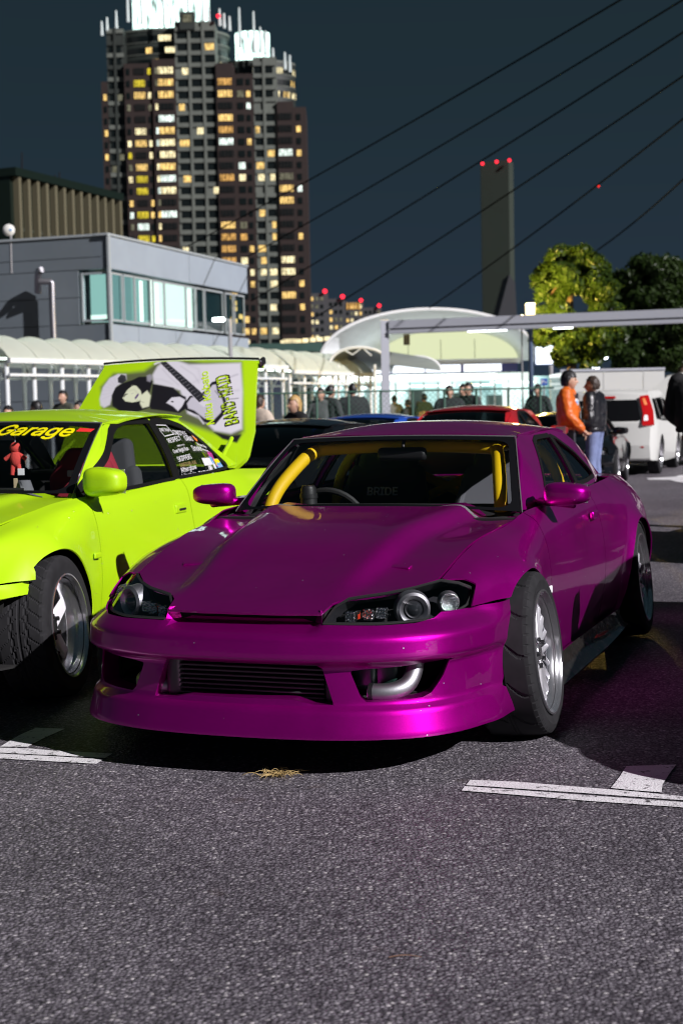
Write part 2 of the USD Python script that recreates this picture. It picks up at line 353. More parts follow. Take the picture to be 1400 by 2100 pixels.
def wheel(parent, loc, side, R=.31, W=.215, rr=.226, camber=0.0, steer=0.0, style='multi', tread='dash', nth=300, dish=.085):
    w = UsdGeom.Xform.Define(stage, uniq(parent, 'wheel')); wp = str(w.GetPath())
    th = np.arange(nth) * 2 * np.pi / nth; h = W / 2
    prof = np.array([(rr - .012, -h * .86), (rr + .006, -h * .95), (rr + (R - rr) * .5, -h * 1.03), (R - .018, -h * .98), (R - .006, -h * .9)]
                    + [(R - .002 * (k ** 2) / 36 , h * k / 7.5) for k in np.linspace(-6, 6, 45)]
                    + [(R - .006, h * .9), (R - .018, h * .98), (rr + (R - rr) * .55, h * 1.03), (rr + .010, h * .97), (rr + .004, h * .93), (rr - .012, h * .86)])
    rad = np.repeat(prof[:, :1], nth, 1); y = np.repeat(prof[:, 1:], nth, 1); u = y / h; TH = np.broadcast_to(th, rad.shape)
    on = (rad > R - .012) & (np.abs(u) < .95)
    if tread == 'dash':
        ph = TH * 26 / (2 * np.pi) + .9 * np.sin(u * 2.2) + .25 * np.abs(u); f1 = np.mod(ph, 1.0); wv = .12 * np.clip(1 - ((np.abs(u) - .50) / .40) ** 2, 0, 1); g1 = (np.abs(f1 - .5) < wv) & (np.mod(np.floor(ph), 2) == (u > 0))
        f2 = np.mod(TH * 52 / (2 * np.pi) + 1.2 * np.abs(u) + .4, 1.0); g2 = (np.abs(f2 - .5) < .07) & (np.abs(u) > .80)
        g = g1 | g2 | (np.abs(np.abs(u) - .06) < .035)
    else:
        f1 = np.mod(TH * 32 / (2 * np.pi) + 1.5 * np.abs(u), 1.0)
        wig = .035 * np.sign(np.sin(TH * 32)); g = (np.abs(np.abs(u) - .30 - wig) < .05) | (np.abs(u) < .04) | ((np.abs(f1 - .5) < .06) & (np.abs(u) > .36)) | ((np.abs(f1 - .5) < .05) & (np.abs(u) < .25) & (np.abs(u) > .1))
    rad = np.where(on & g, rad - .0045, rad)
    v = np.stack([rad * np.cos(th), y, rad * np.sin(th)], -1).reshape(-1, 3); n = len(prof)
    i, j = np.meshgrid(np.arange(n - 1), np.arange(nth), indexing='ij')
    q = np.stack([i * nth + j, i * nth + (j + 1) % nth, (i + 1) * nth + (j + 1) % nth, (i + 1) * nth + j], -1).reshape(-1, 4)
    tyre = trimesh.Trimesh(v, np.vstack([q[:, [0, 1, 2]], q[:, [0, 2, 3]]]), process=False)
    tyre = trimesh.Trimesh(tyre.vertices, tyre.faces[:, ::-1], process=False)
    lip = lathe([(rr - .022, -h * .9), (rr + .004, -h * .93), (rr - .004, -h * .85), (rr - .03, -h * .5), (rr - .034, h - dish - .01), (rr - .030, h - dish), (rr - .024, h - dish * .66), (rr - .019, h - dish * .54), (rr - .010, h - dish * .42), (rr - .006, h - .005), (rr + .002, h + .006), (rr + .009, h + .005), (rr + .009, h - .002), (rr + .001, h - .012)], 72)
    lip = trimesh.Trimesh(lip.vertices, lip.faces[:, ::-1], process=False)
    face = h - dish; sp = []
    S = manifold3d.Manifold.sphere
    def hullpts(pr): return man(manifold3d.Manifold.batch_hull([S(r, 8).translate([float(a), float(b), float(c)]) for a, b, c, r in pr]))
    ns = 5 if style == 'five' else 10
    for k in range(ns):
        a = 2 * np.pi * k / ns + .2; ca, sa = math.cos(a), math.sin(a)
        if style == 'five':
            wd = .030; q = [(.05 * ca - wd * sa, face - .01, .05 * sa + wd * ca, .012), (.05 * ca + wd * sa, face - .01, .05 * sa - wd * ca, .012), ((rr - .04) * ca - .022 * sa, face - .005, (rr - .04) * sa + .022 * ca, .012), ((rr - .04) * ca + .022 * sa, face - .005, (rr - .04) * sa - .022 * ca, .012)]
            sp.append(hullpts(q))
        else:
            for s in (-1, 1):
                b = a + s * .17; sp.append(hullpts([(.055 * math.cos(a), face - .005, .055 * math.sin(a), .012), ((rr - .036) * math.cos(b), face - .004, (rr - .036) * math.sin(b), .010)]))
    hub = lathe([(0.001, face + .012), (.03, face + .012), (.034, face + .006), (.06, face + .002), (.075, face - .02), (.075, face - .05)], 36)
    hub = trimesh.Trimesh(hub.vertices, hub.faces[:, ::-1], process=False)
    nuts = [T(cyl((0, face, 0), (0, face + .02, 0), .010, 6), (.052 * math.cos(a), 0, .052 * math.sin(a))) for a in np.arange(5) * 2 * np.pi / 5]
    disc = lathe([(.06, face - .07), (.15, face - .07), (.155, face - .08), (.15, face - .095), (.06, face - .095)], 40)
    def place(m):
        v = m.vertices.copy(); f = m.faces
        if side < 0: v[:, 1] *= -1; f = f[:, ::-1]
        m = trimesh.Trimesh(v, f, process=False)
        m.apply_transform(trimesh.transformations.rotation_matrix(camber * side, [1, 0, 0])); m.apply_transform(trimesh.transformations.rotation_matrix(steer, [0, 0, 1])); m.apply_translation(loc); return m
    obj(wp, 'tyre', place(tyre), M['tyre'], 28)
    obj(wp, 'rim', place(lip), M['chrome'], 50)
    for m in sp if style == 'five' else [sp[2 * k] + sp[2 * k + 1] for k in range(ns)]:
        obj(wp, 'spoke', place(m), M['white_rim'] if style == 'five' else M['spoke'], 35)
    obj(wp, 'hub', place(hub), M['gunmetal'] if style == 'five' else M['chrome'], 35)
    for q_ in nuts: obj(wp, 'wheel_nut', place(q_), M['gunmetal'], 20)
    obj(wp, 'brake_disc', place(disc), M['gunmetal'], 35)
    return wp

class Coupe:
    """Surfaces of a low two-door coupe. x forwards from the front axle, y to its left, z up."""
    def __init__(s, **k):
        s.X = [.60, .45, .20, 0, -.30, -.55, -1.2, -1.8, -2.3, -2.6, -3.0, -3.45]
        s.Ay = [.575, .604, .617, .632, .662, .69, .712, .712, .705, .69, .665, .615]; s.Az = [.61, .647, .704, .745, .80, .828, .842, .858, .868, .872, .855, .825]
        s.By = [.64, .672, .705, .728, .742, .748, .763, .768, .772, .77, .745, .68]; s.Bz = [.60, .63, .68, .71, .758, .782, .785, .79, .80, .805, .79, .76]
        s.Cy = [.69, .716, .775, .812, .800, .790, .798, .806, .826, .838, .815, .73]; s.Cz = [.575, .595, .632, .655, .668, .675, .672, .672, .69, .695, .68, .66]
        s.Dy = [.71, .745, .800, .828, .818, .805, .815, .826, .855, .872, .842, .75]; s.Dz = [.50, .515, .535, .56, .53, .51, .50, .50, .55, .56, .53, .53]
        s.Ey = [.71, .755, .80, .828, .812, .792, .80, .812, .845, .866, .832, .75]; s.Ez = [.40, .40, .40, .40, .37, .345, .34, .34, .38, .40, .40, .42]
        s.Fy = [.71, .75, .785, .80, .790, .765, .77, .775, .80, .82, .79, .71]; s.Fz = [.20, .20, .20, .20, .185, .18, .18, .18, .19, .20, .23, .28]
        s.zc = ([-.62, -.43, -.2, 0, .2, .45, .75, .90], [.868, .849, .826, .803, .763, .688, .601, .555]); s.ridge = .046
        s.wb = 2.525; s.arch = [(-.005, .305, .335), (-2.525, .305, .345)]; s.flare = (.012, .03)
        s.plan0 = [(.905, 0), (.90, .15), (.875, .30), (.82, .45), (.74, .56), (.62, .66), (.50, .715), (.38, .752), (.22, .785)]
        s.plan = [(.910, 0), (.906, .15), (.886, .32), (.838, .48), (.765, .605), (.665, .690), (.53, .748), (.39, .785), (.22, .812)]
        s.wsb = (-.435, -.165, .655, .846, -.03); s.wst = (-.93, -.085, .535, 1.137, -.012); s.wbulge = .022
        s.roofc = ([-.90, -1.1, -1.35, -1.6, -1.9, -2.2, -2.4], [1.135, 1.172, 1.199, 1.203, 1.188, 1.150, 1.11]); s.roofw = .535; s.roofdrop = .068
        s.sg = (.702, .84, .586)       # side glass plane: y at z0, slope
        s.rgb = (-2.72, .60, .885); s.rgt = (-2.18, .50, 1.135)
        s.window = [(-.875, .840), (-1.30, 1.098), (-1.40, 1.118), (-1.72, 1.122), (-1.66, .872), (-1.3, .856)]
        s.quarter = [(-1.755, 1.120), (-1.83, 1.105), (-2.02, 1.03), (-2.20, .905), (-2.17, .890), (-1.95, .878), (-1.695, .873)]
        s.cabin = [(-.60, .815), (-1.0, 1.115), (-1.15, 1.135), (-1.5, 1.145), (-1.9, 1.14), (-2.12, 1.12), (-2.40, 1.03), (-2.72, .885), (-2.3, .866), (-1.8, .856), (-1.2, .840), (-.85, .826)]
        s.nose_min = 0; s.match_hood = True; s.frame = .006; s.door = (-.50, -1.70); s.tailx = -3.45
        s.__dict__.update(k)
        if s.match_hood:
            for i in range(6):
                dz_ = float(s.hoodz(np.array([s.X[i]]), np.array([s.Ay[i] - .012]))[0]) - .003 - s.Az[i]
                if i < 5: s.Az[i] += dz_; s.Bz[i] += .75 * dz_; s.Cz[i] += .25 * dz_
        s.rails = [(Pchip(s.X[::-1], s.__dict__[r + 'y'][::-1]), Pchip(s.X[::-1], s.__dict__[r + 'z'][::-1])) for r in 'ABCDEF']
        p = np.array(s.plan); y = np.r_[-p[:0:-1, 1], p[:, 1]]; x = np.r_[p[:0:-1, 0], p[:, 0]]
        d = np.r_[0, np.cumsum(np.hypot(np.diff(x), np.diff(y)))]; d -= d[-1] / 2
        s.pt = Pchip(d, np.stack([x, y], 1)); s.T = d[-1]
        tt = np.linspace(0, s.T, 400); q = s.pt(tt); s.t_y = lambda yy: np.interp(yy, q[:, 1], tt); s.t_x = lambda xx: np.interp(-np.asarray(xx), -q[:, 0], tt)
        p0 = np.array(s.plan0); s.x_y = lambda yy: Pchip(p0[:, 1], p0[:, 0])(np.clip(np.abs(yy), 0, .785))
    def side(s, x, v):
        R = np.stack([np.stack([a(np.clip(x, s.X[-1], s.X[0])), b(np.clip(x, s.X[-1], s.X[0]))], -1) for a, b in s.rails], 0)
        n = len(R); v = np.clip(v, 0, n - 1 - 1e-9); i = np.floor(v).astype(int); t = (v - i)[:, None]; k = np.arange(len(x))
        p1, p2 = R[i, k], R[i + 1, k]; p0 = np.where((i == 0)[:, None], 2 * p1 - p2, R[np.maximum(i - 1, 0), k]); p3 = np.where((i == n - 2)[:, None], 2 * p2 - p1, R[np.minimum(i + 2, n - 1), k])
        r = .5 * (2 * p1 + (p2 - p0) * t + (2 * p0 - 5 * p1 + 4 * p2 - p3) * t ** 2 + (3 * p1 - p0 - 3 * p2 + p3) * t ** 3)
        y, z = r[:, 0].copy(), r[:, 1]
        for (ax, az, ar), fl in zip(s.arch, s.flare):
            rad = np.hypot(x - ax, z - az); y += fl * np.clip(1 - (rad - ar) / .085, 0, 1.15) ** 2
        return np.stack([x, y, z], -1)
    def v_at(s, x, z):
        lo, hi = np.zeros(len(x)), np.full(len(x), 4.999)
        for _ in range(30):
            m = (lo + hi) / 2; up = s.side(x, m)[:, 2] > z; lo = np.where(up, m, lo); hi = np.where(up, hi, m)
        return (lo + hi) / 2
    def lower(s, x0, x1):
        xs = [np.linspace(x0, x1, 60)]
        for ax, az, ar in s.arch: xs.append(ax + ar * np.cos(np.linspace(.001, np.pi - .001, 40)))
        x = np.unique(np.round(np.concatenate(xs), 5)); x = x[(x >= x0) & (x <= x1)]
        z = np.full(len(x), -1.0)
        for ax, az, ar in s.arch:
            i = np.abs(x - ax) < ar; z[i] = np.maximum(z[i], az + np.sqrt(ar ** 2 - (x[i] - ax) ** 2) * 1.0)
        v = np.where(z > 0, s.v_at(x, z), 4.999)
        return np.stack([x, v], 1)
    def panel(s, x0, x1, vtop=0.0, front=None, inset=.003, **kw):
        lo = s.lower(x0, x1)
        top = [(x1, vtop), (x0, vtop)] if front is None else front
        poly = Polygon([tuple(p) for p in lo * [1, .1]] + [(a, b * .1) for a, b in top]).buffer(-inset, join_style=2)
        return patch(poly, lambda u, v: s.side(u, v * 10), kw.pop('res', (.022, .022)), **kw)
    def hoodz(s, x, y):
        a = np.abs(y); z = Pchip(*s.zc)(np.clip(x, s.zc[0][0], s.zc[0][-1])) - .020 * (a / .6) ** 2
        yr = np.interp(x, [-.45, -.2, 0, .28, .6], [.46, .41, .375, .35, .315]); f = np.interp(x, [-.5, .2, .55, .75], [1, .9, .5, 0])
        return z - s.ridge * f * (sm(yr - .035, yr + .05, a)) + .010 * f * np.exp(-((a - yr + .05) / .07) ** 2) + s.ridge * .55 * f * sm(yr + .06, yr + .3, a)
    def hood(s, x, y): return np.stack([x, y, s.hoodz(x, y)], -1)
    def ws(s, u, v, c=1.0):
        u = u / .6; v = v / .6; b, t = s.wsb, s.wst
        B_ = np.stack([b[0] + b[1] * u ** 2, b[2] * u, b[3] + b[4] * u ** 2], -1); T_ = np.stack([t[0] + t[1] * u ** 2, t[2] * u, t[3] + t[4] * u ** 2], -1)
        w = v[:, None]; P = B_ * (1 - w) + T_ * w; k = s.wbulge * 4 * v * (1 - v) * (1 - .5 * u ** 2)
        P[:, 0] += k * .62; P[:, 2] += k * .78; return P
    def roof(s, x, y):
        z = Pchip(s.roofc[0][::-1], s.roofc[1][::-1])(np.clip(x, s.roofc[0][-1], s.roofc[0][0])); a = np.abs(y) / s.roofw
        return np.stack([x, y, z - s.roofdrop * np.interp(x, [-2.3, -1.3, -.92], [.25, 1.0, .25]) * a ** 2.4], -1)
    def cab(s, x, z):
        y0, z0, k = s.sg
        return np.stack([x, y0 - k * (z - z0) + .016 * (1 - ((z - z0 - .14) / .15) ** 2) - .085 * sm(-.95, -.55, x) - .075 * sm(-2.1, -2.75, x), z], -1)
    def rear(s, u, v):
        u = u / .6; v = v / .6; b, t = s.rgb, s.rgt; w = v[:, None]
        B_ = np.stack([b[0] + .10 * u ** 2, b[1] * u, b[2] + 0 * u], -1); T_ = np.stack([t[0] + .02 * u ** 2, t[1] * u, t[2] - .02 * u ** 2], -1)
        P = B_ * (1 - w) + T_ * w; P[:, 2] += .03 * 4 * v * (1 - v); return P

def seat(parent, loc, cloth, text=None, tcol='vinyl_white', tilt=.22):
    st = UsdGeom.Xform.Define(stage, uniq(parent, 'seat')); sp = str(st.GetPath()); S = manifold3d.Manifold.sphere
    def hull(pp): return manifold3d.Manifold.batch_hull([S(r, 14).translate([a, b, c]) for a, b, c, r in pp])
    back = hull([(0, -.20, .02, .05), (0, .20, .02, .05), (-.02, -.22, .34, .05), (-.02, .22, .34, .05), (-.05, -.15, .62, .05), (-.05, .15, .62, .05)])
    head = hull([(-.05, -.13, .56, .05), (-.05, .13, .56, .05), (-.06, -.09, .78, .045), (-.06, .09, .78, .045)])
    wing = hull([(.0, .21, .05, .045), (.0, .24, .42, .04), (.10, .25, .10, .03), (.09, .25, .36, .03)]) + hull([(.0, -.21, .05, .045), (.0, -.24, .42, .04), (.10, -.25, .10, .03), (.09, -.25, .36, .03)])
    base = hull([(.05, -.2, 0, .06), (.05, .2, 0, .06), (.48, -.22, .05, .06), (.48, .22, .05, .06)])
    def put(m): m.apply_transform(trimesh.transformations.rotation_matrix(-tilt, [0, 1, 0])); m.apply_translation(loc); return m
    obj(sp, 'backrest', put(man(back + wing)), M[cloth], 50); obj(sp, 'headrest', put(man(head)), M[cloth], 50)
    b = man(base); b.apply_translation(loc); obj(sp, 'cushion', b, M[cloth], 50)
    if text:
        tm = extr(affinity.translate(text_poly(text, .040, True), -.0, 0), .004, 'xy'); w = tm.bounds[1][0]; v = tm.vertices
        tm = trimesh.Trimesh(np.stack([v[:, 2] + .020, v[:, 0] - w / 2, v[:, 1] + .50], 1), tm.faces, process=False); obj(sp, 'logo', put(tm), M[tcol], False)

def ring_poly(pts, cut): p = Polygon(pts).buffer(0); return p.difference(p.buffer(-cut))
def rnd(pts, r):
    p = Polygon(pts).buffer(0); return p.buffer(-r, quad_segs=6).buffer(2 * r, quad_segs=6).buffer(-r, quad_segs=6)

def flange(ring3d, vec, thick=0):
    a = np.asarray(ring3d, float); b = a + np.asarray(vec, float); n = len(a); k = np.arange(n); j = (k + 1) % n
    return trimesh.Trimesh(np.vstack([a, b]), np.vstack([np.stack([k, j, j + n], 1), np.stack([k, j + n, k + n], 1)]), process=False)

def both(parent, name, m, material, smooth=True, **kw):
    obj(parent, name, m, material, smooth, **kw); obj(parent, name, mir(m), material, smooth, **kw)

LENS = [(.302, .536), (.306, .560), (.314, .583), (.345, .605), (.400, .612), (.457, .618), (.539, .631), (.608, .647), (.66, .633), (.698, .612), (.705, .602), (.702, .561), (.675, .542), (.619, .533), (.498, .531)]

def build_coupe(root, C, pm, detail=2, wheels=None, glass='glass', seats=True, lid=True, nose=True, text_seat=None, tail_lights=True, quarter_glass=None, rear_glass=None):
    R1 = (.02, .02) if detail > 1 else (.05, .04)
    rz = (.020, .011) if detail > 1 else (.05, .02)
    # hood
    lens_top = [(x, y) for x, y in [(.843, .294), (.80, .300), (.756, .307), (.715, .335), (.638, .450), (.558, .532), (.463, .600)]]
    edge = [(.31, .613), (.13, .620), (-.14, .648), (-.39, .666), (-.50, .672)]
    back = [(-.47, .52), (-.462, .33), (-.45, .15), (-.447, 0)]
    front = [(.862, 0), (.858, .15), (.845, .28)]
    half = front + lens_top + edge + back
    hp = Polygon(half + [(x, -y) for x, y in half[::-1]]).buffer(0).buffer(-.003)
    obj(root, 'hood', patch(hp, C.hood, R1, .008), pm, True)
    vent = Polygon([(-.452, -.55), (-.452, .55), (-.495, .50), (-.505, .25), (-.505, -.25), (-.495, -.5)])
    if detail > 1:
        obj(root, 'cowl_vent', patch(Polygon([(-.450, .0), (-.466, .33), (-.475, .50), (-.51, .50), (-.50, .33), (-.487, 0), (-.50, -.33), (-.51, -.5), (-.475, -.5), (-.466, -.33)]), C.hood, (.03, .02), .004, lift=-.004), M['mesh_grey'], True)
        for sgn in (1, -1):   # washer nozzles on the hood
            zz = C.hoodz(np.array([.345]), np.array([.42]))[0]
            obj(root, 'washer_nozzle', T(rbox((.030, .085, .008), .0035), (.345, sgn * .42, zz + .001), rz=-.2 * sgn, ry=.27), pm, 40)
    # scuttle under the windscreen
    sc = lambda x, y: np.stack([x, y, .868 - .02 * (y / .6) ** 2 + (x + .5) * .05 - .03 * sm(.5, .68, np.abs(y))], -1)
    obj(root, 'scuttle', patch(Polygon([(-.486, .0), (-.50, .33), (-.51, .55), (-.52, .69), (-.68, .67), (-.60, .4), (-.52, .0), (-.60, -.4), (-.68, -.67), (-.52, -.69), (-.51, -.55), (-.50, -.33)]).buffer(0), lambda x, y: np.stack([x, y, C.hoodz(x, y) - .012], -1), (.04, .04), .004), pm if detail > 1 else M['trim'], True)
    # front wings, doors, rear quarters
    fen = C.panel(.225, .48, front=[(.479, 2.75), (.44, 2.0), (.385, 1.55), (.40, .9), (.445, .15), (.40, 0), (.225, 0)], thick=.006, res=R1) if nose else None
    d0, d1 = C.door
    xf = .225
    fa = C.panel(d0, .225, front=[(.225, 0), (d0, 0)], thick=.006, res=R1)
    lo = C.lower(d0, .225); lo2 = np.array([[.225, C.v_at(np.array([.225]), np.array([.556]))[0]], [.30, C.v_at(np.array([.30]), np.array([.557]))[0]], [.40, C.v_at(np.array([.40]), np.array([.556]))[0]], [.487, C.v_at(np.array([.487]), np.array([.556]))[0]]])
    lo = lo[(lo[:, 0] < .224)]
    poly = Polygon([tuple(p) for p in np.vstack([lo, lo2]) * [1, .1]] + [(a, b * .1) for a, b in [(.44, 2.1), (.385, 1.62), (.40, 1.0), (.452, .22), (.445, 0), (d0, 0)]]).buffer(-.003, join_style=2)
    both(root, 'front_wing', patch(poly, lambda u, v: C.side(u, v * 10), R1, .006), pm)
    both(root, 'door', C.panel(d1, d0, thick=.006, res=R1), pm)
    both(root, 'door_lining', C.panel(d1, d0, thick=.004, res=(.06, .05), lift=-.03), M['interior'])
    both(root, 'rear_quarter', C.panel(C.tailx, d1, thick=.006, res=R1), pm)
    both(root, 'quarter_lining', C.panel(C.tailx + .05, d1, thick=.004, res=(.06, .05), lift=-.035), M['liner'])
    # bumper
    if nose:
        def off(t, z):
            o = np.interp(z, C.prof[0], C.prof[1]) * (1 - .8 * sm(C.T * .80, C.T * .95, np.abs(t))); a = np.abs(C.pt(t)[:, 1])
            return o - C.recess * sm(.497, .535, z) * (1 - sm(.265, .30, a)) + .012 * sm(.9, 1.12, np.abs(t)) * sm(.26, .17, z)
        def bump(t, z):
            e = 1e-3; p = C.pt(np.clip(t, -C.T, C.T)); d = C.pt(np.clip(t + e, -C.T, C.T)) - C.pt(np.clip(t - e, -C.T, C.T)); d /= np.linalg.norm(d, axis=1, keepdims=True)
            o = off(np.clip(t, -C.T, C.T), z); return np.stack([p[:, 0] + d[:, 1] * o, p[:, 1] - d[:, 0] * o, z], -1)
        tx = lambda x: float(C.t_x(x)); ty = lambda y: float(C.t_y(y))
        right = [(tx(.26), .148), (tx(.23), .165), (tx(.285), .235), (tx(.325), .250), (tx(.305), .29), (tx(.245), .42), (tx(.226), .553), (tx(.40), .553), (tx(.475), .552), (ty(.700), .556), (ty(.676), .539), (ty(.619), .530), (ty(.498), .528), (ty(.312), .532), (ty(.303), .536), (ty(.300), .560), (ty(.296), .578), (ty(.284), .578), (ty(.272), .552), (ty(.24), .544)]
        outline = Polygon(right + [(-a, b) for a, b in right[::-1]])
        if C.nose_min: outline = outline.intersection(sbox(-9, C.nose_min, 9, 9))
        cen = rnd([(-.285, .397), (.285, .397), (.305, .380), (.337, .285), (.345, .260), (.27, .262), (.20, .276), (-.20, .276), (-.27, .262), (-.345, .260), (-.337, .285), (-.305, .380)], .006)
        duct = rnd([(ty(.40), .374), (ty(.45), .380), (ty(.58), .386), (ty(.70), .398), (ty(.712), .396), (ty(.690), .34), (ty(.655), .288), (ty(.63), .276), (ty(.55), .272), (ty(.452), .270), (ty(.435), .285)], .006)
        ductr = affinity.scale(duct, -1, 1, origin=(0, 0))
        obj(root, 'front_bumper', patch(outline.difference(shapely.union_all([cen, duct, ductr])), bump, rz, .006), pm, 17 if detail > 1 else True)
        fl = []
        for h, vec in ((cen, (-.07, 0, .0)), (duct, (-.07, -.03, 0)), (ductr, (-.07, .03, 0))):
            c = np.asarray(h.segmentize(.015).exterior.coords)[:-1]; fl.append(flange(bump(c[:, 0], c[:, 1]) + np.array(vec) * .02, vec))
        for q_ in fl if not C.nose_min else []: obj(root, 'opening_flange', q_, pm, 40)
        obj(root, 'bumper_lining', patch(outline.intersection(sbox(-tx(.42), 0, tx(.42), 2)), bump, (.06, .05), 0, lift=-.15), M['liner'], True)
        lb = Polygon([(.80, -.30), (.80, .30), (.78, .42), (.60, .66), (.25, .80), (-.2, .78), (-.2, -.78), (.25, -.80), (.60, -.66), (.78, -.42)])
        obj(root, 'undertray', extr(lb, .01, 'xy', .19), M['liner'], False)
        obj(root, 'slot_lining', bx(.70, .80, -.29, .29, .50, .575), M['liner'], False)
        lensx = lambda y, z: np.stack([C.x_y(y) - .02 - 1.8 * (z - .53), y, z], -1)
        for sgn in (1, -1):
            L = Polygon([(sgn * a, b) for a, b in LENS]).buffer(0)
            hl = UsdGeom.Xform.Define(stage, uniq(root, 'headlight')); hp_ = str(hl.GetPath())
            obj(hp_, 'lens', patch(L, lensx, (.02, .01), 0, lift=.003), M['lens'], True)
            c = np.asarray(L.segmentize(.02).exterior.coords)[:-1]; rim = lensx(c[:, 0], c[:, 1])
            obj(hp_, 'housing', [patch(L, lensx, (.03, .02), 0, lift=-.085), flange(rim, (-.085, 0, -.03))], M['lamp_black'], 40)
            obj(hp_, 'seal', patch(L.buffer(.003).difference(L.buffer(-.004)), lensx, (.02, .01), .004, lift=.0015), M['liner'], True)
            def disc(y, z, dx, r, material, name, prof):
                p = lensx(np.array([sgn * y]), np.array([z]))[0] + [dx, 0, -.012]; m = lathe(prof, 32)
                m = trimesh.Trimesh(m.vertices[:, [1, 0, 2]] * [1, 1, 1], m.faces, process=False); m.apply_transform(trimesh.transformations.rotation_matrix(sgn * .45, [0, 0, 1])); m.apply_translation(p); obj(hp_, name, m, material, 40)
            disc(.55, .573, -.036, .05, M['alu'], 'projector_ring', [(.034, .0), (.040, .012), (.050, .018), (.060, .010), (.066, -.035)])
            disc(.55, .573, -.040, .04, pbr_once('projector_glass', (.02, .022, .025), .03, coat=1.0), 'projector', [(.0005, .026), (.012, .024), (.024, .017), (.033, .005), (.036, -.01)])
            disc(.645, .585, -.030, .04, M['reflector'], 'high_beam', [(.0005, -.006), (.012, -.002), (.022, .006), (.030, .016), (.033, .016)])
            disc(.645, .585, -.030, .04, M['alu'], 'high_beam_ring', [(.033, .016), (.037, .012), (.040, -.02)])
            for k, (yy, zz, mm) in enumerate([(.36, .56, 'reflector'), (.385, .563, 'amber'), (.415, .565, 'reflector'), (.455, .568, 'reflector')]):
                p = lensx(np.array([sgn * yy]), np.array([zz]))[0]; obj(hp_, 'indicator' if mm == 'amber' else 'indicator_reflector', T(rbox((.03, .005 if mm == 'amber' else .034, .026 if mm == 'amber' else .038), .002), (p[0] - .055, sgn * yy, zz - .014)), M[mm], 40)
    # windscreen
    full = sbox(-.6, 0, .6, .6)
    obj(root, 'windscreen', patch(full.buffer(-.004), C.ws, (.05, .05), 0, lift=.0), M[glass], True)
    obj(root, 'windscreen_border', patch(full.difference(sbox(-.51, .08, .51, .50).buffer(.06)), C.ws, (.04, .03), 0, lift=.002), M['frit'], True)
    obj(root, 'windscreen_moulding', patch(full.buffer(.007, join_style=1).difference(sbox(-.603, -.05, .603, .597)), C.ws, (.03, .02), .004, lift=.004), M['moulding'], True)
    # roof and cabin sides
    t = C.wst; us = np.linspace(-1, 1, 15)
    rf = [(t[0] + t[1] * u * u - .016, t[2] * u * .99) for u in us] + [(-1.35, C.roofw), (-1.75, C.roofw), (C.rgt[0] + .02, C.roofw - .03)] + [(C.rgt[0] + .03, -C.roofw + .03), (-1.75, -C.roofw), (-1.35, -C.roofw)]
    obj(root, 'roof', patch(Polygon(rf).buffer(0), C.roof, R1, .006), pm, True)
    obj(root, 'headlining', patch(Polygon(rf).buffer(0).buffer(-.03), C.roof, (.08, .08), .004, lift=-.03), M['interior'], True)
    W, Q = rnd(C.window, .012), rnd(C.quarter, .010)
    cabp = Polygon(C.cabin).buffer(0)
    both(root, 'cabin_side', patch(cabp.difference(W).difference(Q), C.cab, R1, .02, flip=True), pm)
    both(root, 'cabin_lining', patch(cabp.buffer(-.01).difference(W.buffer(.004)).difference(Q.buffer(.004)), C.cab, (.06, .05), .004, flip=True, lift=-.03), M['interior'])
    for nm, P_ in (('side_window', W), ('quarter_window', Q)):
        both(root, nm, patch(P_.buffer(.004), C.cab, (.06, .05), 0, flip=True, lift=-.008), M[quarter_glass if quarter_glass and nm[0] == 'q' else glass])
        both(root, nm + '_seal', patch(P_.buffer(.004).difference(P_.buffer(-.014)), C.cab, (.03, .02), .006, flip=True, lift=.003), M['rubber'])
    fr = W.union(Q).buffer(.05).buffer(-.05 + C.frame); fr = fr.difference(W.buffer(.004)).difference(Q.buffer(.004)).intersection(cabp.buffer(-.004))
    both(root, 'window_frame', patch(fr, C.cab, (.03, .02), .006, flip=True, lift=.0025), M['rubber'])
    # gutter between roof and cabin side
    cp = np.array(C.cabin); topi = [(-1.0, 1.115), (-1.15, 1.135), (-1.5, 1.145), (-1.9, 1.14), (-2.12, 1.12)] if C.wst[3] < 1.16 else [tuple(p) for p in cp[1:6]]
    ca = C.cab(np.array([p[0] for p in topi]), np.array([p[1] for p in topi])) + [0, -.004, -.002]
    ra = C.roof(np.array([p[0] - .02 for p in topi]), np.full(len(topi), C.roofw - .006)) + [0, 0, -.001]
    both(root, 'roof_rail', ribbon(ra, ca, 30, 4, .004, bulge=.006), pm)
    wl = C.ws(np.full(9, .604), np.linspace(0, .6, 9)) + [0, 0, -.002]; f0 = cp[0]; f1 = cp[1]
    cf = C.cab(np.linspace(f0[0], f1[0], 9), np.linspace(f0[1], f1[1], 9))
    both(root, 'windscreen_pillar', ribbon(wl, cf, 20, 3, .004, bulge=.004, flip=True), pm)
    # rear window, deck, tail
    obj(root, 'rear_window', patch(sbox(-.58, .0, .58, .6), C.rear, (.06, .06), 0, flip=True), M[rear_glass or glass], True)
    rl = C.rear(np.full(9, .58), np.linspace(0, .6, 9)); qa = cp[5:8]; qc = C.cab(np.interp(np.linspace(0, 1, 9), [0, .4, 1], qa[::-1, 0]), np.interp(np.linspace(0, 1, 9), [0, .6, 1], qa[::-1, 1]))
    both(root, 'rear_pillar', ribbon(rl, qc, 16, 3, .004), pm)
    both(root, 'rear_pillar_lining', ribbon(rl - [-.02, .035, .03], qc - [-.02, .035, .03], 16, 3, .004), M['interior'])
    dk = lambda x, y: np.stack([x, y, np.interp(x, [C.tailx - .05, C.tailx + .15, -2.72, -2.5], [C.Az[-1] + .035, C.Az[-1] + .04, C.rgb[2], C.rgb[2] + .02]) - .02 * (np.abs(y) / .6) ** 2], -1)
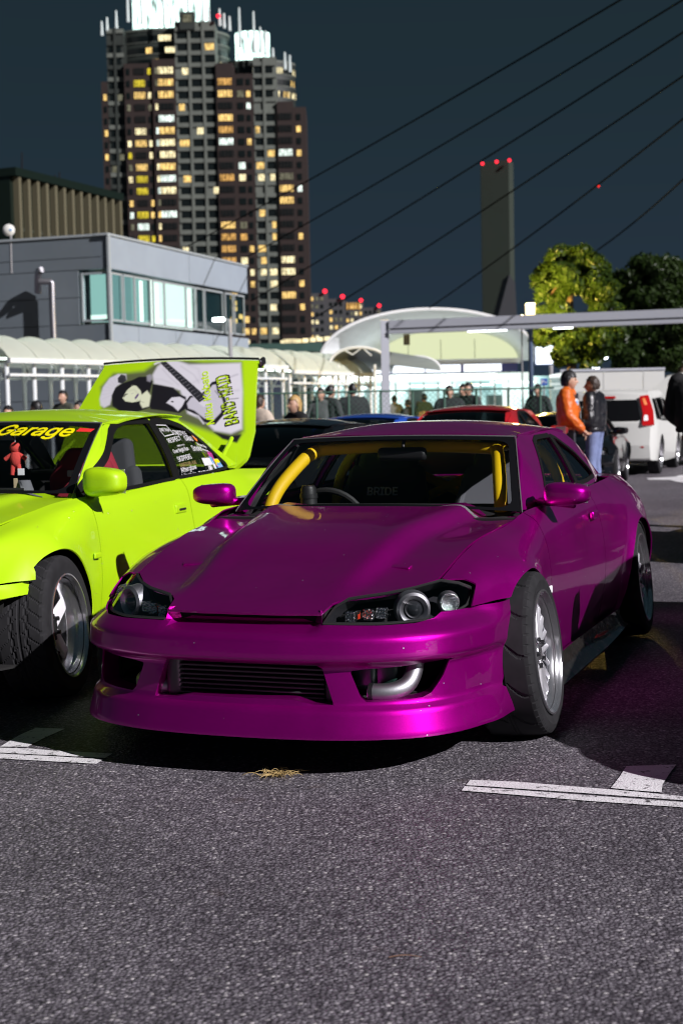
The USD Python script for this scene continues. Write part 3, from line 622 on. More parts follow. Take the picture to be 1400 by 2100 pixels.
    if lid: obj(root, 'boot_lid', patch(Polygon([(-2.60, .69), (-2.72, .4), (-2.74, 0), (-2.72, -.4), (-2.60, -.69), (-3.0, -.675), (C.tailx, -.62), (C.tailx - .03, 0), (C.tailx, .62), (-3.0, .675)]), dk, (.06, .06), .006), pm, True)
    tl = np.array([C.side(np.array([C.tailx + .0]), np.array([v]))[0] for v in np.linspace(0, 4.99, 9)]); tr = tl * [1, -1, 1]
    obj(root, 'rear_bumper', ribbon(tl, tr, 12, 16, .006, bulge=-.10), pm, True)
    if tail_lights:
        both(root, 'tail_light', T(rbox((.05, .26, .12), .02), (C.tailx - .015, .50, C.Az[-1] - .10), rz=-.35), M['lens_red'], 40)
    # inside
    obj(root, 'parcel_shelf', bx(-2.78, -2.05, -.60, .60, C.rgb[2] - .06, C.rgb[2] - .015), M['interior'], False)
    for q_ in (1, -1): obj(root, 'pillar_lining', ribbon(C.ws(np.full(7, .59), np.linspace(0, .6, 7)) * [1, q_, 1] - [.03, 0, .02], C.cab(np.linspace(C.cabin[0][0], C.cabin[1][0], 7), np.linspace(C.cabin[0][1], C.cabin[1][1], 7)) * [1, q_, 1] - [.03, q_ * .03, .02], 12, 2, .004), M['interior'], True)
    obj(root, 'floor', [bx(-3.2, .62, -.60, .60, .21, .27), bx(-.42, .66, -.46, .46, .30, .54), bx(-.50, -.44, -.68, .68, .25, .80), bx(-2.75, -2.70, -.62, .62, .25, .84), bx(-3.2, -2.2, -.45, .45, .25, .60)], M['liner'], False)
    ds = man(manifold3d.Manifold.batch_hull([manifold3d.Manifold.sphere(.04, 12).translate([a, b, c]) for a, b, c in [(-.60, -.58, .76), (-.60, .58, .76), (-.92, -.60, .79), (-.92, .60, .79), (-.98, -.6, .55), (-.98, .6, .55)]]))
    obj(root, 'dashboard', ds, M['interior'], 45)
    if seats:
        seat(root, (-1.42, -.265 if text_seat else -.34, .34), 'seat', text_seat); seat(root, (-1.42, .34, .34), 'seat_grey' if text_seat else 'seat')
        swh = T(tube([(.0, .17 * math.cos(a), .17 * math.sin(a)) for a in np.linspace(0, 2 * np.pi, 33)], .015, 8), (-1.06, -.37, .73), ry=.4)
        obj(root, 'steering_wheel', swh, M['interior'], 40)
    for (ax, az, ar), (y, kw) in zip([(0, .31, 0), (-C.wb, .31, 0)], wheels or [(.78, {}), (.78, {})]):
        for sgn in (1, -1):
            wheel(root, (ax, sgn * y, kw.get('R', .31)), sgn, **kw)
    for ax, az, ar in C.arch: an = np.linspace(.30, np.pi - .30, 18); both(root, 'wheel_housing', ribbon(np.stack([ax + (ar + .015) * np.cos(an), np.full(18, .46), az + (ar + .015) * np.sin(an)], -1), np.stack([ax + (ar + .015) * np.cos(an), np.full(18, .745), az + (ar + .015) * np.sin(an)], -1), 24, 2, .004), M['liner'], True)

_once = {}
def pbr_once(name, *a, **k):
    if name not in _once: _once[name] = pbr(name, *a, **k)
    return _once[name]

def mirror(root, base, head, r, pm, shape=(.085, .115, .065), glass=True):
    S = manifold3d.Manifold.sphere; b = np.array(base); h = np.array(head)
    for sgn in (1, -1):
        mp = str(UsdGeom.Xform.Define(stage, uniq(root, 'wing_mirror')).GetPath())
        m = trimesh.creation.icosphere(4); v = m.vertices; v = np.sign(v) * np.abs(v) ** .62; v /= np.max(np.abs(v)); v *= np.array(shape); v[:, 0] = np.where(v[:, 0] < -.35 * shape[0], -.35 * shape[0], v[:, 0])
        v[:, 2] *= 1 - .25 * (v[:, 1] / shape[1] + 1) / 2; m = trimesh.Trimesh(v, m.faces, process=False); m.apply_transform(trimesh.transformations.rotation_matrix(-.12, [0, 0, 1])); m.apply_translation(h)
        arm = man(manifold3d.Manifold.batch_hull([S(.016, 12).translate([float(b[0] + .05), float(b[1] - .005), float(b[2] + .0)]), S(.016, 12).translate([float(b[0] - .05), float(b[1]), float(b[2] + .01)]), S(.018, 12).translate([float(h[0]), float(h[1] - .05), float(h[2] - .035)]), S(.014, 12).translate([float(h[0] - .02), float(h[1] + .02), float(h[2] - .05)])]))
        gl = rbox((.006, shape[1] * 1.7, shape[2] * 1.5), .002); gl.apply_translation(h + [-.36 * shape[0] - .001, 0, 0])
        f = (lambda q: q) if sgn > 0 else mir
        obj(mp, 'shell', f(m), pm, True); obj(mp, 'arm', f(arm), pm, 45); obj(mp, 'mirror_glass', f(gl), M['chrome'], 30)

# the purple coupe
PUR = Coupe(prof=([.14, .150, .235, .245, .252, .262, .390, .412, .422, .488, .497, .515, .535, .56, .6], [.018, .026, .004, -.002, -.014, -.02, -.034, .013, .016, .010, .001, -.020, -.045, -.055, -.06]), recess=.052)
P = thing('parked_coupe', 'low magenta purple coupe with deep dish wheels and a yellow roll cage', 'car', (-.063, 5.838, 0), math.radians(-110.03))
pw = dict(R=.312, W=.235, rr=.230, camber=math.radians(6), steer=.02, nth=540, dish=.040)
build_coupe(P, PUR, M['purple'], 2, [(.775, pw), (.765, dict(pw, W=.25, nth=200))], text_seat='BRIDE')
mirror(P, (-.84, .70, .848), (-.735, .828, .884), .1, M['purple'], (.075, .098, .056))
def cage(pts, r=.022, n=24): return tube(pts, r, 12, n)
for s in (1, -1):
    obj(P, 'roll_cage_pillar_bar', cage([(-.70, s * .55, .76), (-.74, s * .535, .86), (-.90, s * .49, .99), (-1.02, s * .455, 1.055), (-1.10, s * .42, 1.075)], .031), M['yellow'], 50)
    obj(P, 'roll_cage_side_bar', cage([(-1.10, s * .44, 1.08), (-1.4, s * .47, 1.09), (-1.75, s * .47, 1.085)], .026), M['yellow'], 50)
    obj(P, 'roll_cage_stay', cage([(-1.78, s * .45, 1.07), (-2.2, s * .45, .95), (-2.6, s * .45, .70)], .024), M['yellow'], 50)
    obj(P, 'roll_cage_brace', cage([(-1.78, s * .44, 1.05), (-1.79, 0, .86), (-1.78, -s * .50, .62)], .024), M['yellow'], 50)
obj(P, 'roll_cage_header', cage([(-1.07, -.44, 1.072), (-1.08, 0, 1.088), (-1.07, .44, 1.072)], .028), M['yellow'], 50)
obj(P, 'roll_cage_hoop', cage([(-1.76, -.60, .30), (-1.76, -.60, .70), (-1.76, -.56, .95), (-1.76, -.44, 1.08), (-1.76, 0, 1.105), (-1.76, .44, 1.08), (-1.76, .56, .95), (-1.76, .60, .70), (-1.76, .60, .30)], .026, 60), M['yellow'], 50)
rv = rbox((.03, .235, .062), .02); obj(P, 'rear_view_mirror', [T(rv, (-.96, .02, 1.055)), cyl((-.97, .02, 1.08), (-.99, .02, 1.12), .008)], M['trim'], 40)
obj(P, 'gauge_pod', [T(lathe([(.0005, .10), (.028, .10), (.035, .09), (.037, .05), (.04, 0)], 28, 'z'), (-.74, -.36, .82)), cyl((-.74, -.36, .865), (-.74, -.36, .885), .041, 28)], M['trim'], 40)
obj(P, 'gauge_bezel', cyl((-.74, -.36, .918), (-.74, -.36, .924), .028, 28), M['gunmetal'], 40)
obj(P, 'rear_window_banner', patch(sbox(-.57, .0, .57, .59), PUR.rear, (.06, .06), 0, flip=False, lift=.004), mat('sheer_banner', {'t': ('transparent_bsdf', {}), 'd': ('diffuse_bsdf', {'color': (.55, .56, .58)}), 'x': ('mix_closure', {'fac': .995})}, [('t.BSDF', 'x.closure1'), ('d.BSDF', 'x.closure2')], surface='x.closure'), True)
both(P, 'door_handle', rbox((.13, .022, .042), .01).apply_translation((-1.51, .803, .738)), M['purple'], 45)
both(P, 'handle_recess', patch(Point(0, 0).buffer(1).simplify(.02), lambda u, v: PUR.side(-1.50 + u * .085, 1.42 + v * .38), (.2, .2), 0, flip=True, lift=.003), M['purple'])
both(P, 'side_marker', T(rbox((.05, .012, .032), .006), (-.365, .828, .517)), M['vinyl_white'], 40)
sk = ribbon([(-.40, .79, .20), (-.8, .79, .205), (-1.4, .80, .21), (-2.05, .81, .21)], [(-.40, .86, .105), (-.8, .87, .11), (-1.4, .88, .115), (-2.05, .86, .12)], 40, 6, .02, bulge=.01)
both(P, 'side_skirt', sk, M['crinkle'])
# cooler, pipe and tank behind the openings
for k in range(8): obj(P, 'cooler_bar', T(rbox((.05, .56, .0075), .003, 6), (.795, .01, .272 + k * .0165)), M['cooler'], 40)
obj(P, 'cooler_core', bx(.745, .79, -.27, .29, .265, .40), M['fin'], False)
for q_ in (T(rbox((.08, .06, .15), .02), (.785, -.285, .33)), T(rbox((.08, .05, .15), .02), (.785, .315, .33))): obj(P, 'cooler_end_tank', q_, M['cooler'], 45)
obj(P, 'cooler_pipe', tube([(.77, .435, .292), (.765, .47, .292), (.745, .52, .297), (.715, .555, .315), (.685, .57, .355), (.67, .575, .41)], .030, 20, 24), M['alu'], 60)
obj(P, 'hose_clamp', tube([(.771, .437, .292), (.7695, .452, .292)], .0325, 20), M['gunmetal'], 40)
obj(P, 'cooler_pipe', tube([(.78, -.33, .285), (.79, -.385, .285), (.765, -.425, .29), (.70, -.435, .30)], .034, 20, 16), M['alu'], 60)
obj(P, 'washer_tank', [T(rbox((.10, .10, .16), .02), (.66, .47, .36)), T(rbox((.10, .09, .16), .02), (.68, .40, .37))], pbr('green_black_plastic', (.006, .03, .022), .4), 40)
obj(P, 'bonnet_latch_panel', bx(.795, .80, -.06, .16, .552, .566), pbr('dark_green_plastic', (.004, .025, .018), .5), False)

# the lime coupe
dz = .047
LIM = Coupe(prof=PUR.prof, recess=.02, ridge=.010, match_hood=False, zc=([-.62, -.43, 0, .45, .75, .90], [.905, .895, .84, .755, .68, .63]))
for r in 'AB': setattr(LIM, r + 'z', [z + d for z, d in zip(getattr(LIM, r + 'z'), [.08, .08, .075, .07, .06, .045, .045, .045, .045, .045, .05, .06])])
LIM = Coupe(prof=PUR.prof, recess=.02, ridge=.010, match_hood=False, zc=LIM.zc, Az=LIM.Az, Bz=LIM.Bz,
            Ay=[.575, .61, .63, .648, .672, .70, .725, .735, .735, .725, .70, .66], By=[.66, .70, .73, .752, .758, .757, .768, .775, .78, .78, .76, .71],
            Cy=[.70, .73, .79, .825, .815, .790, .795, .80, .822, .83, .81, .75], Cz=[.62, .64, .68, .70, .705, .705, .70, .70, .71, .72, .71, .69],
            arch=[(.02, .325, .345), (-2.55, .31, .34)], flare=(.030, .03), wb=2.55,
            wsb=(-.36, -.15, .66, .90, -.012), wst=(-1.02, -.075, .545, 1.235, -.014), wbulge=.03,
            roofc=([-.98, -1.2, -1.45, -1.7, -2.0, -2.3, -2.5], [1.232, 1.275, 1.298, 1.303, 1.292, 1.258, 1.22]), roofw=.548, roofdrop=.066, sg=(.725, .895, .56), nose_min=.50, frame=.022, rgb=(-2.86, .60, .94), rgt=(-2.28, .52, 1.245),
            window=[(-.545, .868), (-1.16, 1.172), (-1.26, 1.205), (-1.40, 1.225), (-1.74, 1.225), (-1.64, .900), (-1.2, .888)],
            quarter=[(-1.80, 1.222), (-2.02, 1.215), (-2.18, 1.18), (-2.46, 1.06), (-2.72, .925), (-2.66, .918), (-1.70, .903)],
            cabin=[(-.50, .872), (-1.10, 1.205), (-1.25, 1.235), (-1.5, 1.247), (-1.9, 1.247), (-2.2, 1.225), (-2.52, 1.11), (-2.90, .935), (-2.5, .912), (-1.8, .900), (-1.2, .886), (-.55, .850)])
Lm = thing('parked_coupe', 'bright lime yellow coupe with its painted boot lid raised', 'car', (-2.063, 6.715, 0), math.radians(-105.85))
lw = dict(R=.318, W=.235, rr=.224, camber=math.radians(5), steer=.0, nth=320, style='five', tread='block')
build_coupe(Lm, LIM, M['lime'], 2, [(.755, dict(lw, steer=.12)), (.765, lw)], lid=False, quarter_glass='glass_mid', rear_glass='glass_dark')
mirror(Lm, (-.62, .715, .885), (-.505, .835, .945), .1, M['lime'], (.075, .105, .078))
both(Lm, 'door_handle', rbox((.15, .02, .05), .008).apply_translation((-1.545, .790, .745)), M['lime'], 45)
both(Lm, 'handle_slot', rbox((.09, .006, .012), .003).apply_translation((-1.555, .802, .742)), M['trim'], 45)
both(Lm, 'side_marker', T(rbox((.07, .012, .028), .006), (-.42, .822, .60)), M['lime'], 40)
# ---------------------------------------------------------------- ground
asph = mat('asphalt', {
    'geo': ('geometry', {}),
    'v': ('voronoi_texture', {'scale': 92.0}), 'vs': ('separate_color', {}),
    'v2': ('voronoi_texture', {'scale': 170.0}), 'vs2': ('separate_color', {}),
    'cr': ('rgb_ramp', {'ramp': [(0.0, (.110, .101, .116)), (.45, (.164, .152, .173)), (.75, (.222, .207, .232)), (.93, (.31, .292, .32)), (1.0, (.52, .50, .50))]}),
    'cr2': ('rgb_ramp', {'ramp': [(0.0, (.55, .55, .55)), (1.0, (1.25, 1.25, 1.25))]}),
    'gap': ('rgb_ramp', {'ramp': [(0.30, (1, 1, 1)), (.75, (.42, .41, .43))]}),
    'm1': ('mix', {'mix_type': 'multiply', 'fac': 1.0}), 'm2': ('mix', {'mix_type': 'multiply', 'fac': 1.0}),
    'big': ('noise_texture', {'scale': .8, 'detail': 9.0, 'roughness': .62}), 'bigr': ('rgb_ramp', {'ramp': [(.28, (.66, .65, .67)), (.5, (1.0, .99, 1.0)), (.72, (1.26, 1.24, 1.26))]}), 'm3': ('mix', {'mix_type': 'multiply', 'fac': 1.0}),
    'rust': ('noise_texture', {'scale': 6.5, 'detail': 5.0}), 'rr': ('rgb_ramp', {'ramp': [(.66, (0, 0, 0)), (.78, (.5, .5, .5))]}), 'm4': ('mix', {'mix_type': 'mix', 'color2': (.075, .050, .040)}),
    'h': ('mix', {'mix_type': 'add', 'fac': .5}), 'b': ('bump', {'strength': 1.0, 'distance': .0045}),
    'p': ('principled_bsdf', {'roughness': .62, 'specular_ior_level': .35})},
    [('geo.position', 'v.vector'), ('geo.position', 'v2.vector'), ('geo.position', 'big.vector'), ('geo.position', 'rust.vector'),
     ('v.color', 'vs.color'), ('vs.r', 'cr.fac'), ('v2.color', 'vs2.color'), ('vs2.g', 'cr2.fac'), ('v.distance', 'gap.fac'),
     ('cr.color', 'm1.color1'), ('cr2.color', 'm1.color2'), ('m1.color', 'm2.color1'), ('gap.color', 'm2.color2'), ('big.fac', 'bigr.fac'), ('m2.color', 'm3.color1'), ('bigr.color', 'm3.color2'),
     ('rust.fac', 'rr.fac'), ('rr.color', 'm4.fac'), ('m3.color', 'm4.color1'), ('m4.color', 'p.base_color'),
     ('gap.color', 'h.color1'), ('vs.g', 'h.color2'), ('h.color', 'b.height'), ('b.normal', 'p.normal')])
setting('asphalt_ground', trimesh.Trimesh([[-1500, -200, 0], [1500, -200, 0], [1500, 2500, 0], [-1500, 2500, 0]], [[0, 1, 2], [0, 2, 3]], process=False), asph)
# ---------------------------------------------------------------- raised boot lid of the lime coupe, with its airbrushed picture
HNG, LD = np.array([-2.93, 0, .93]), np.array([-.648, 0, .762]); LN = np.array([.762, 0, .648]); LLEN = .905
def lid_w(v): return np.interp(v, [0, .1, .35, 1.02], [.60, .672, .672, .562])
def lid_pt(u, v):
    y = u * lid_w(v); return HNG + np.outer(v * LLEN * (1 - 0), LD) + np.stack([0 * y, y, 0 * y], -1) + np.outer(.035 * (1 - u ** 2) * (1 - .3 * v) - .035 + .02 * np.sin(np.pi * np.clip(v, 0, 1)), LN)
nu, nv = 260, 180
U, V_ = [a.ravel() for a in np.meshgrid(np.linspace(-1, 1, nu), np.linspace(0, 1.02, nv), indexing='ij')]
pts = lid_pt(U, V_); yy = U * lid_w(V_); vv = V_
ax = 1076.21 * yy + 218.96 * vv + 459.01 - 51.41 * yy * vv; ay = -1.77 * yy - 743.29 * vv + 827.97 - 29.85 * yy * vv
limec = np.array([.40, .66, .004]); colr = np.tile(limec, (len(ax), 1)); PT = shapely.points(ax, ay)
def spray(pts_, c, soft=8.0, grow=0.0, op=1.0, line=False):
    global colr
    g = LineString(pts_) if line else Polygon(pts_).buffer(0)
    d = shapely.distance(PT, g) if line else np.where(shapely.contains(g, PT), -shapely.distance(PT, shapely.boundary(g)), shapely.distance(PT, g))
    a = op * np.clip(.5 - (d - grow) / (2 * soft), 0, 1); a = (a * a * (3 - 2 * a))[:, None]; colr = colr * (1 - a) + np.array(c) * a
BL, WH, SK, GR = (.010, .009, .012), (.62, .61, .66), (.66, .70, .50), (.30, .29, .34)
spray([(90, 260), (180, 160), (300, 160), (420, 150), (560, 50), (700, 60), (860, 80), (1140, 70), (1165, 580), (1120, 640), (960, 600), (700, 520), (300, 440), (110, 420)], (.10, .12, .05), 26, 6)
spray([(560, 75), (640, 55), (760, 95), (900, 90), (1140, 72), (1160, 300), (1160, 570), (1080, 605), (960, 590), (880, 520), (760, 470), (700, 300), (500, 250), (485, 180), (520, 110)], WH, 14)
spray([(80, 350), (100, 260), (150, 190), (215, 160), (280, 165), (285, 210), (210, 260), (180, 330), (165, 400), (120, 420), (90, 400)], WH, 10)
for k in range(7): a = 1.9 + .28 * k; spray([(230 + 60 * math.cos(a), 300 - 60 * math.sin(a)), (230 + 140 * math.cos(a), 300 - 125 * math.sin(a))], GR, 6, 1, .45, True)
spray([(175, 330), (200, 270), (260, 235), (330, 215), (380, 190), (440, 190), (490, 230), (470, 320), (500, 420), (380, 460), (240, 450), (185, 410)], BL, 6)
spray([(215, 195), (240, 165), (275, 175), (285, 215), (255, 240), (220, 230)], (.03, .03, .035), 4)
spray([(225, 190), (265, 185), (270, 215)], GR, 4, 0, .5, True)
spray([(440, 180), (470, 170), (490, 200), (470, 235), (445, 225)], GR, 8, 0, .8)
spray([(262, 352), (290, 300), (330, 255), (365, 262), (400, 300), (412, 340), (395, 380), (340, 388), (285, 378)], SK, 4)
spray([(400, 340), (450, 300), (480, 340), (470, 420), (420, 432), (400, 400)], SK, 7)
spray([(300, 300), (352, 290), (380, 330)], (.40, .42, .32), 12, 6, .5, True)
spray([(272, 345), (284, 330), (300, 322)], BL, 2.5, 3, .95, True); spray([(268, 338), (290, 318)], BL, 2, 2, .9, True)
spray([(312, 276), (326, 262), (338, 258)], BL, 2.5, 3, .95, True); spray([(308, 268), (330, 250)], BL, 2, 2, .9, True)
spray([(284, 352), (294, 340)], WH, 2, 1.5, .9, True)
spray([(330, 322), (345, 318)], GR, 3, 2, .8, True)
spray([(356, 352), (372, 330), (384, 318), (388, 332), (374, 356), (362, 366)], (.13, .09, .20), 2.5)
spray([(372, 372), (395, 380), (430, 390)], BL, 3, 2, .6, True)
spray([(490, 250), (560, 262), (650, 280), (700, 330), (745, 350), (760, 430), (700, 470), (480, 440)], BL, 6)
spray([(500, 210), (560, 215), (640, 250)], GR, 14, 4, .4, True)
spray([(600, 395), (640, 355), (700, 350), (742, 372), (720, 420), (690, 455), (650, 420)], WH, 5); spray([(640, 385), (650, 388)], BL, 3, 5, 1, True)
spray([(690, 290), (740, 300), (760, 330)], WH, 5, 5, 1, True)
spray([(560, 130), (620, 200), (690, 260)], GR, 14, 5, .5, True); spray([(700, 110), (800, 180), (840, 240)], GR, 12, 4, .5, True); spray([(760, 100), (830, 130), (850, 210), (780, 250)], (.42, .41, .46), 22, 8, .5, True)
spray([(745, 400), (780, 350), (850, 340), (900, 300), (940, 240), (965, 232), (980, 290), (1020, 340), (1040, 400), (1020, 470), (960, 540), (880, 520), (800, 460), (755, 440)], BL, 4, 9)
spray([(755, 400), (785, 355), (850, 348), (905, 305), (940, 255), (965, 250), (975, 300), (1010, 350), (1025, 400), (1005, 460), (950, 520), (885, 505), (810, 450), (765, 435)], (.50, .49, .55), 6)
spray([(960, 300), (1000, 350), (1060, 360), (1130, 350)], (.05, .05, .07), 5, 3, .85, True); spray([(1040, 200), (1120, 165)], GR, 12, 5, .7, True); spray([(1060, 300), (1130, 290)], GR, 16, 5, .5, True)
spray([(900, 560), (960, 600), (1080, 625), (1150, 610), (1120, 660), (1020, 640)], BL, 9, 4)
spray([(780, 470), (840, 490), (880, 540)], WH, 6, 7, .8, True)
spray([(530, 75), (575, 62), (900, 350), (845, 392)], (.02, .02, .025), 3, 0)
spray([(528, 72), (845, 392)], WH, 1.5, 1.5, .9, True); spray([(575, 62), (900, 350)], WH, 1.5, 1.0, .8, True)
for k in range(15):
    f = (k + .5) / 15; a = np.array([530, 75]) * (1 - f) + np.array([845, 392]) * f; b = np.array([575, 62]) * (1 - f) + np.array([900, 350]) * f
    spray([tuple(a * .8 + b * .2), tuple(a * .2 + b * .8)], WH, 1.5, .6, .75, True)
spray([(840, 395), (880, 375), (930, 395), (880, 425)], WH, 3, 0, .8); spray([(500, 90), (545, 70)], WH, 5, 8, .9, True)
colr = np.clip(colr, 0, 1)
lp = str(UsdGeom.Xform.Define(stage, uniq(Lm, 'boot_lid')).GetPath())
ii, jj = np.meshgrid(np.arange(nu - 1), np.arange(nv - 1), indexing='ij'); q = np.stack([ii * nv + jj, (ii + 1) * nv + jj, (ii + 1) * nv + jj + 1, ii * nv + jj + 1], -1).reshape(-1, 4)
obj(lp, 'painted_skin', trimesh.Trimesh(pts, np.vstack([q[:, [0, 1, 2]], q[:, [0, 2, 3]]]), process=False), M['airbrush'], True, color=colr)
u9 = np.linspace(-1, 1, 25)
bd = [lid_pt(u9, np.full(25, 1.02)), lid_pt(np.full(25, 1.0), np.linspace(1.02, 0, 25)), lid_pt(u9[::-1], np.zeros(25)), lid_pt(np.full(25, -1.0), np.linspace(0, 1.02, 25))]
rg = np.vstack([b[:-1] for b in bd]); obj(lp, 'lid_edge', flange(rg, -LN * .03), M['lime'], 30)
obj(lp, 'lid_inner', trimesh.Trimesh(lid_pt(*[a.ravel() for a in np.meshgrid(u9, np.linspace(0, 1.02, 9), indexing='ij')]) - LN * .028, np.vstack([[[a * 9 + b, a * 9 + b + 1, (a + 1) * 9 + b + 1], [a * 9 + b, (a + 1) * 9 + b + 1, (a + 1) * 9 + b]] for a in range(24) for b in range(8)]), process=False), M['liner'], True)
tailp = lid_pt(u9 * 1.02, np.full(25, 1.02)); obj(lp, 'ducktail_spoiler', ribbon(tailp + LD * .006, tailp - LN * .10 + LD * .05, 24, 3, .02), M['lime'], 40); obj(lp, 'spoiler_lip', tube(tailp + LN * .004 + LD * .018, .008, 8), M['trim'], 40); obj(lp, 'spoiler_end', T(rbox((.10, .03, .055), .014), lid_pt(np.array([1.0]), np.array([1.02]))[0] + [-.06, .015, -.005], ry=.3), M['gunmetal'], 40)
both(Lm, 'lid_hinge', tube([(-2.72, .58, .86), (-2.80, .58, .99), (-2.92, .57, 1.05), (-3.02, .56, 1.10)], .014, 8, 14), M['lime'], 40)
obj(Lm, 'boot_floor', bx(-3.42, -2.9, -.62, .62, .45, .47), M['liner'], False)
def lid_text(name, txt, h, p0, p1, bold, m, squash=1.0):
    """lettering along the line p0 -> p1 given in metres on the lid (across, up)"""
    g = text_poly(txt, h, bold); g = affinity.translate(g, -g.bounds[0], -h / 2); p0, p1 = np.array(p0), np.array(p1); d = p1 - p0; L = np.linalg.norm(d)
    g = affinity.scale(g, L / g.bounds[2], squash, origin=(0, 0)); g = affinity.rotate(g, math.atan2(d[1], d[0]), origin=(0, 0), use_radians=True); g = affinity.translate(*((g,) + tuple(p0)))
    f = lambda a, b: lid_pt(a / lid_w(b / LLEN), b / LLEN)
    obj(lp, name, patch(g, f, (.05, .05), .001, lift=.0025), m, False)
lid_text('lettering', 'Miku Kobato', .050, (.372, .335), (.212, .815), True, M['vinyl_lime'])
lid_text('lettering', 'BAND-MAID', .085, (.520, .335), (.350, .780), True, M['vinyl_black'], 1.1)
lid_text('lettering', 'BAND-MAID', .072, (.515, .345), (.350, .770), True, M['vinyl_lime'], 1.1)
# ---------------------------------------------------------------- lettering and stickers on its glass
def win_text(txt, h, x0, z0, x1, z1, m, bold=False, name='sticker', font=None):
    g = text_poly(txt, h, bold, font); g = affinity.translate(g, -g.bounds[0], 0); L = math.hypot(x1 - x0, z1 - z0); g = affinity.scale(g, L / g.bounds[2], .8, origin=(0, 0)); g = affinity.rotate(g, math.atan2(z1 - z0, x0 - x1), origin=(0, 0), use_radians=True)
    g = affinity.affine_transform(g, [-1, 0, 0, 1, x0, z0]); obj(Lm, name, patch(g, LIM.cab, (.2, .2), .0008, flip=True, lift=.0015), M[m], False)
def win_shape(p, m, lift=.001): obj(Lm, 'sticker', patch(p, LIM.cab, (.06, .06), .0008, flip=True, lift=lift), M[m], False)
win_text('RESPECT', .030, -1.815, 1.098, -2.03, 1.112, 'vinyl_white', False); win_text('SINCE 1996', .010, -1.90, 1.075, -2.02, 1.08, 'vinyl_white')
win_text('Over Night Run', .026, -1.800, 1.040, -2.04, 1.052, 'vinyl_white'); win_text('SKIPPERS', .034, -1.800, .992, -2.02, 1.003, 'vinyl_white'); win_text('GAREDORI-KAI', .024, -1.79, .962, -2.05, .972, 'vinyl_gold')
win_text('Afterglow', .032, -1.775, .932, -2.02, .944, 'vinyl_white'); win_text('Lifestyle', .030, -1.76, .902, -1.98, .908, 'vinyl_grey'); win_text('LOWSTYLE', .034, -1.96, 1.145, -2.16, 1.13, 'vinyl_white'); win_text('GANG', .034, -2.08, 1.105, -2.21, 1.10, 'vinyl_white')
win_text('Smoker', .040, -2.10, 1.045, -2.28, 1.04, 'vinyl_white', False); win_text('Dream Run', .022, -2.24, 1.075, -2.42, 1.05, 'vinyl_white'); win_text('statusgang', .014, -2.28, 1.045, -2.42, 1.03, 'vinyl_white')
win_text('地獄', .060, -2.36, .985, -2.475, .972, 'vinyl_pink', font='Noto Sans CJK Regular.woff2'); win_text('走', .050, -2.44, .945, -2.49, .940, 'vinyl_pink', font='Noto Sans CJK Regular.woff2')
win_text('TATUO', .028, -2.02, .905, -2.20, .907, 'vinyl_white')
fr0 = Polygon([(-1.79, 1.205), (-1.95, 1.20), (-1.97, 1.145), (-1.815, 1.135)]); win_shape(fr0.difference(fr0.buffer(-.004)), 'vinyl_white'); win_text('ONE Style', .022, -1.81, 1.165, -1.945, 1.165, 'vinyl_white')
win_shape(Point(-2.28, 1.128).buffer(.032), 'vinyl_orange'); win_text('Racing', .014, -2.255, 1.123, -2.305, 1.122, 'vinyl_white', name='sticker')
win_shape(Polygon([(-2.17, 1.0), (-2.37, .995), (-2.37, .955), (-2.165, .955)]), 'vinyl_white'); win_shape(Polygon([(-2.35, 1.005), (-2.41, .995), (-2.43, .925), (-2.37, .93)]), 'vinyl_blue', .002)
dm = Polygon([(-2.24, .985), (-2.31, .94), (-2.28, .885), (-2.21, .925)]); win_shape(dm.difference(dm.buffer(-.010)), 'vinyl_white', .002); win_shape(affinity.scale(dm, .5, .5), 'vinyl_white', .002)
win_shape(Point(-2.385, .945).buffer(.028), 'vinyl_white', .002); win_text('16', .022, -2.37, .935, -2.40, .934, 'vinyl_black')
win_shape(Polygon([(-2.44, .985), (-2.565, .982), (-2.625, .925), (-2.475, .92)]), 'vinyl_blue', .0015); win_shape(Polygon([(-2.445, .984), (-2.56, .981), (-2.585, .962), (-2.53, .955), (-2.50, .965), (-2.455, .945)]), 'vinyl_yellow', .0022); win_text('T.L.A.G', .022, -2.48, .926, -2.59, .928, 'vinyl_white')
def ws_text(txt, y0, y1, v0, h, m, slant=.25):
    g = text_poly(txt, h, True); g = affinity.skew(affinity.translate(g, -g.bounds[0], 0), math.degrees(math.atan(slant)), 0, origin=(0, 0)); g = affinity.scale(g, (y1 - y0) / g.bounds[2], 1, origin=(0, 0))
    k = .6 / .545; f = lambda a, b: LIM.ws((a + y0) * k, v0 + b * 1.35)
    obj(Lm, 'lettering', patch(g, f, (.06, .06), .0008, lift=.003), M[m], False)
ws_text('Garage', .055, .440, .455, .078, 'vinyl_yellow')
rp = Polygon([(.448, .505), (.518, .505), (.530, .536), (.458, .540)]); obj(Lm, 'sticker', patch(rp, lambda a, b: LIM.ws(a * .6 / .545, b), (.05, .05), .0008, lift=.003), M['vinyl_red'], False)
obj(Lm, 'wiper', tube([(-.42, -.35, .905), (-.41, 0, .915), (-.47, .42, .912)], .008, 8, 16), M['trim'], 40)
for k in range(4): obj(Lm, 'filter_ring', T(lathe([(.055 - .004 * k, 0), (.055 - .004 * k, .006)], 28), (-.60 - .012 * k, .345, .90 - .0 * k), rx=.4, rz=.5), M['alu'], 40)
obj(Lm, 'filter_cone', man(manifold3d.Manifold.cylinder(.07, .052, .03, 28).translate([-.62, .345, .88])), M['seat_grey'], 40)
obj(Lm, 'seat_bolster', rbox((.10, .09, .26), .04).apply_translation((-1.22, .50, .90)), M['seat_red'], 45)
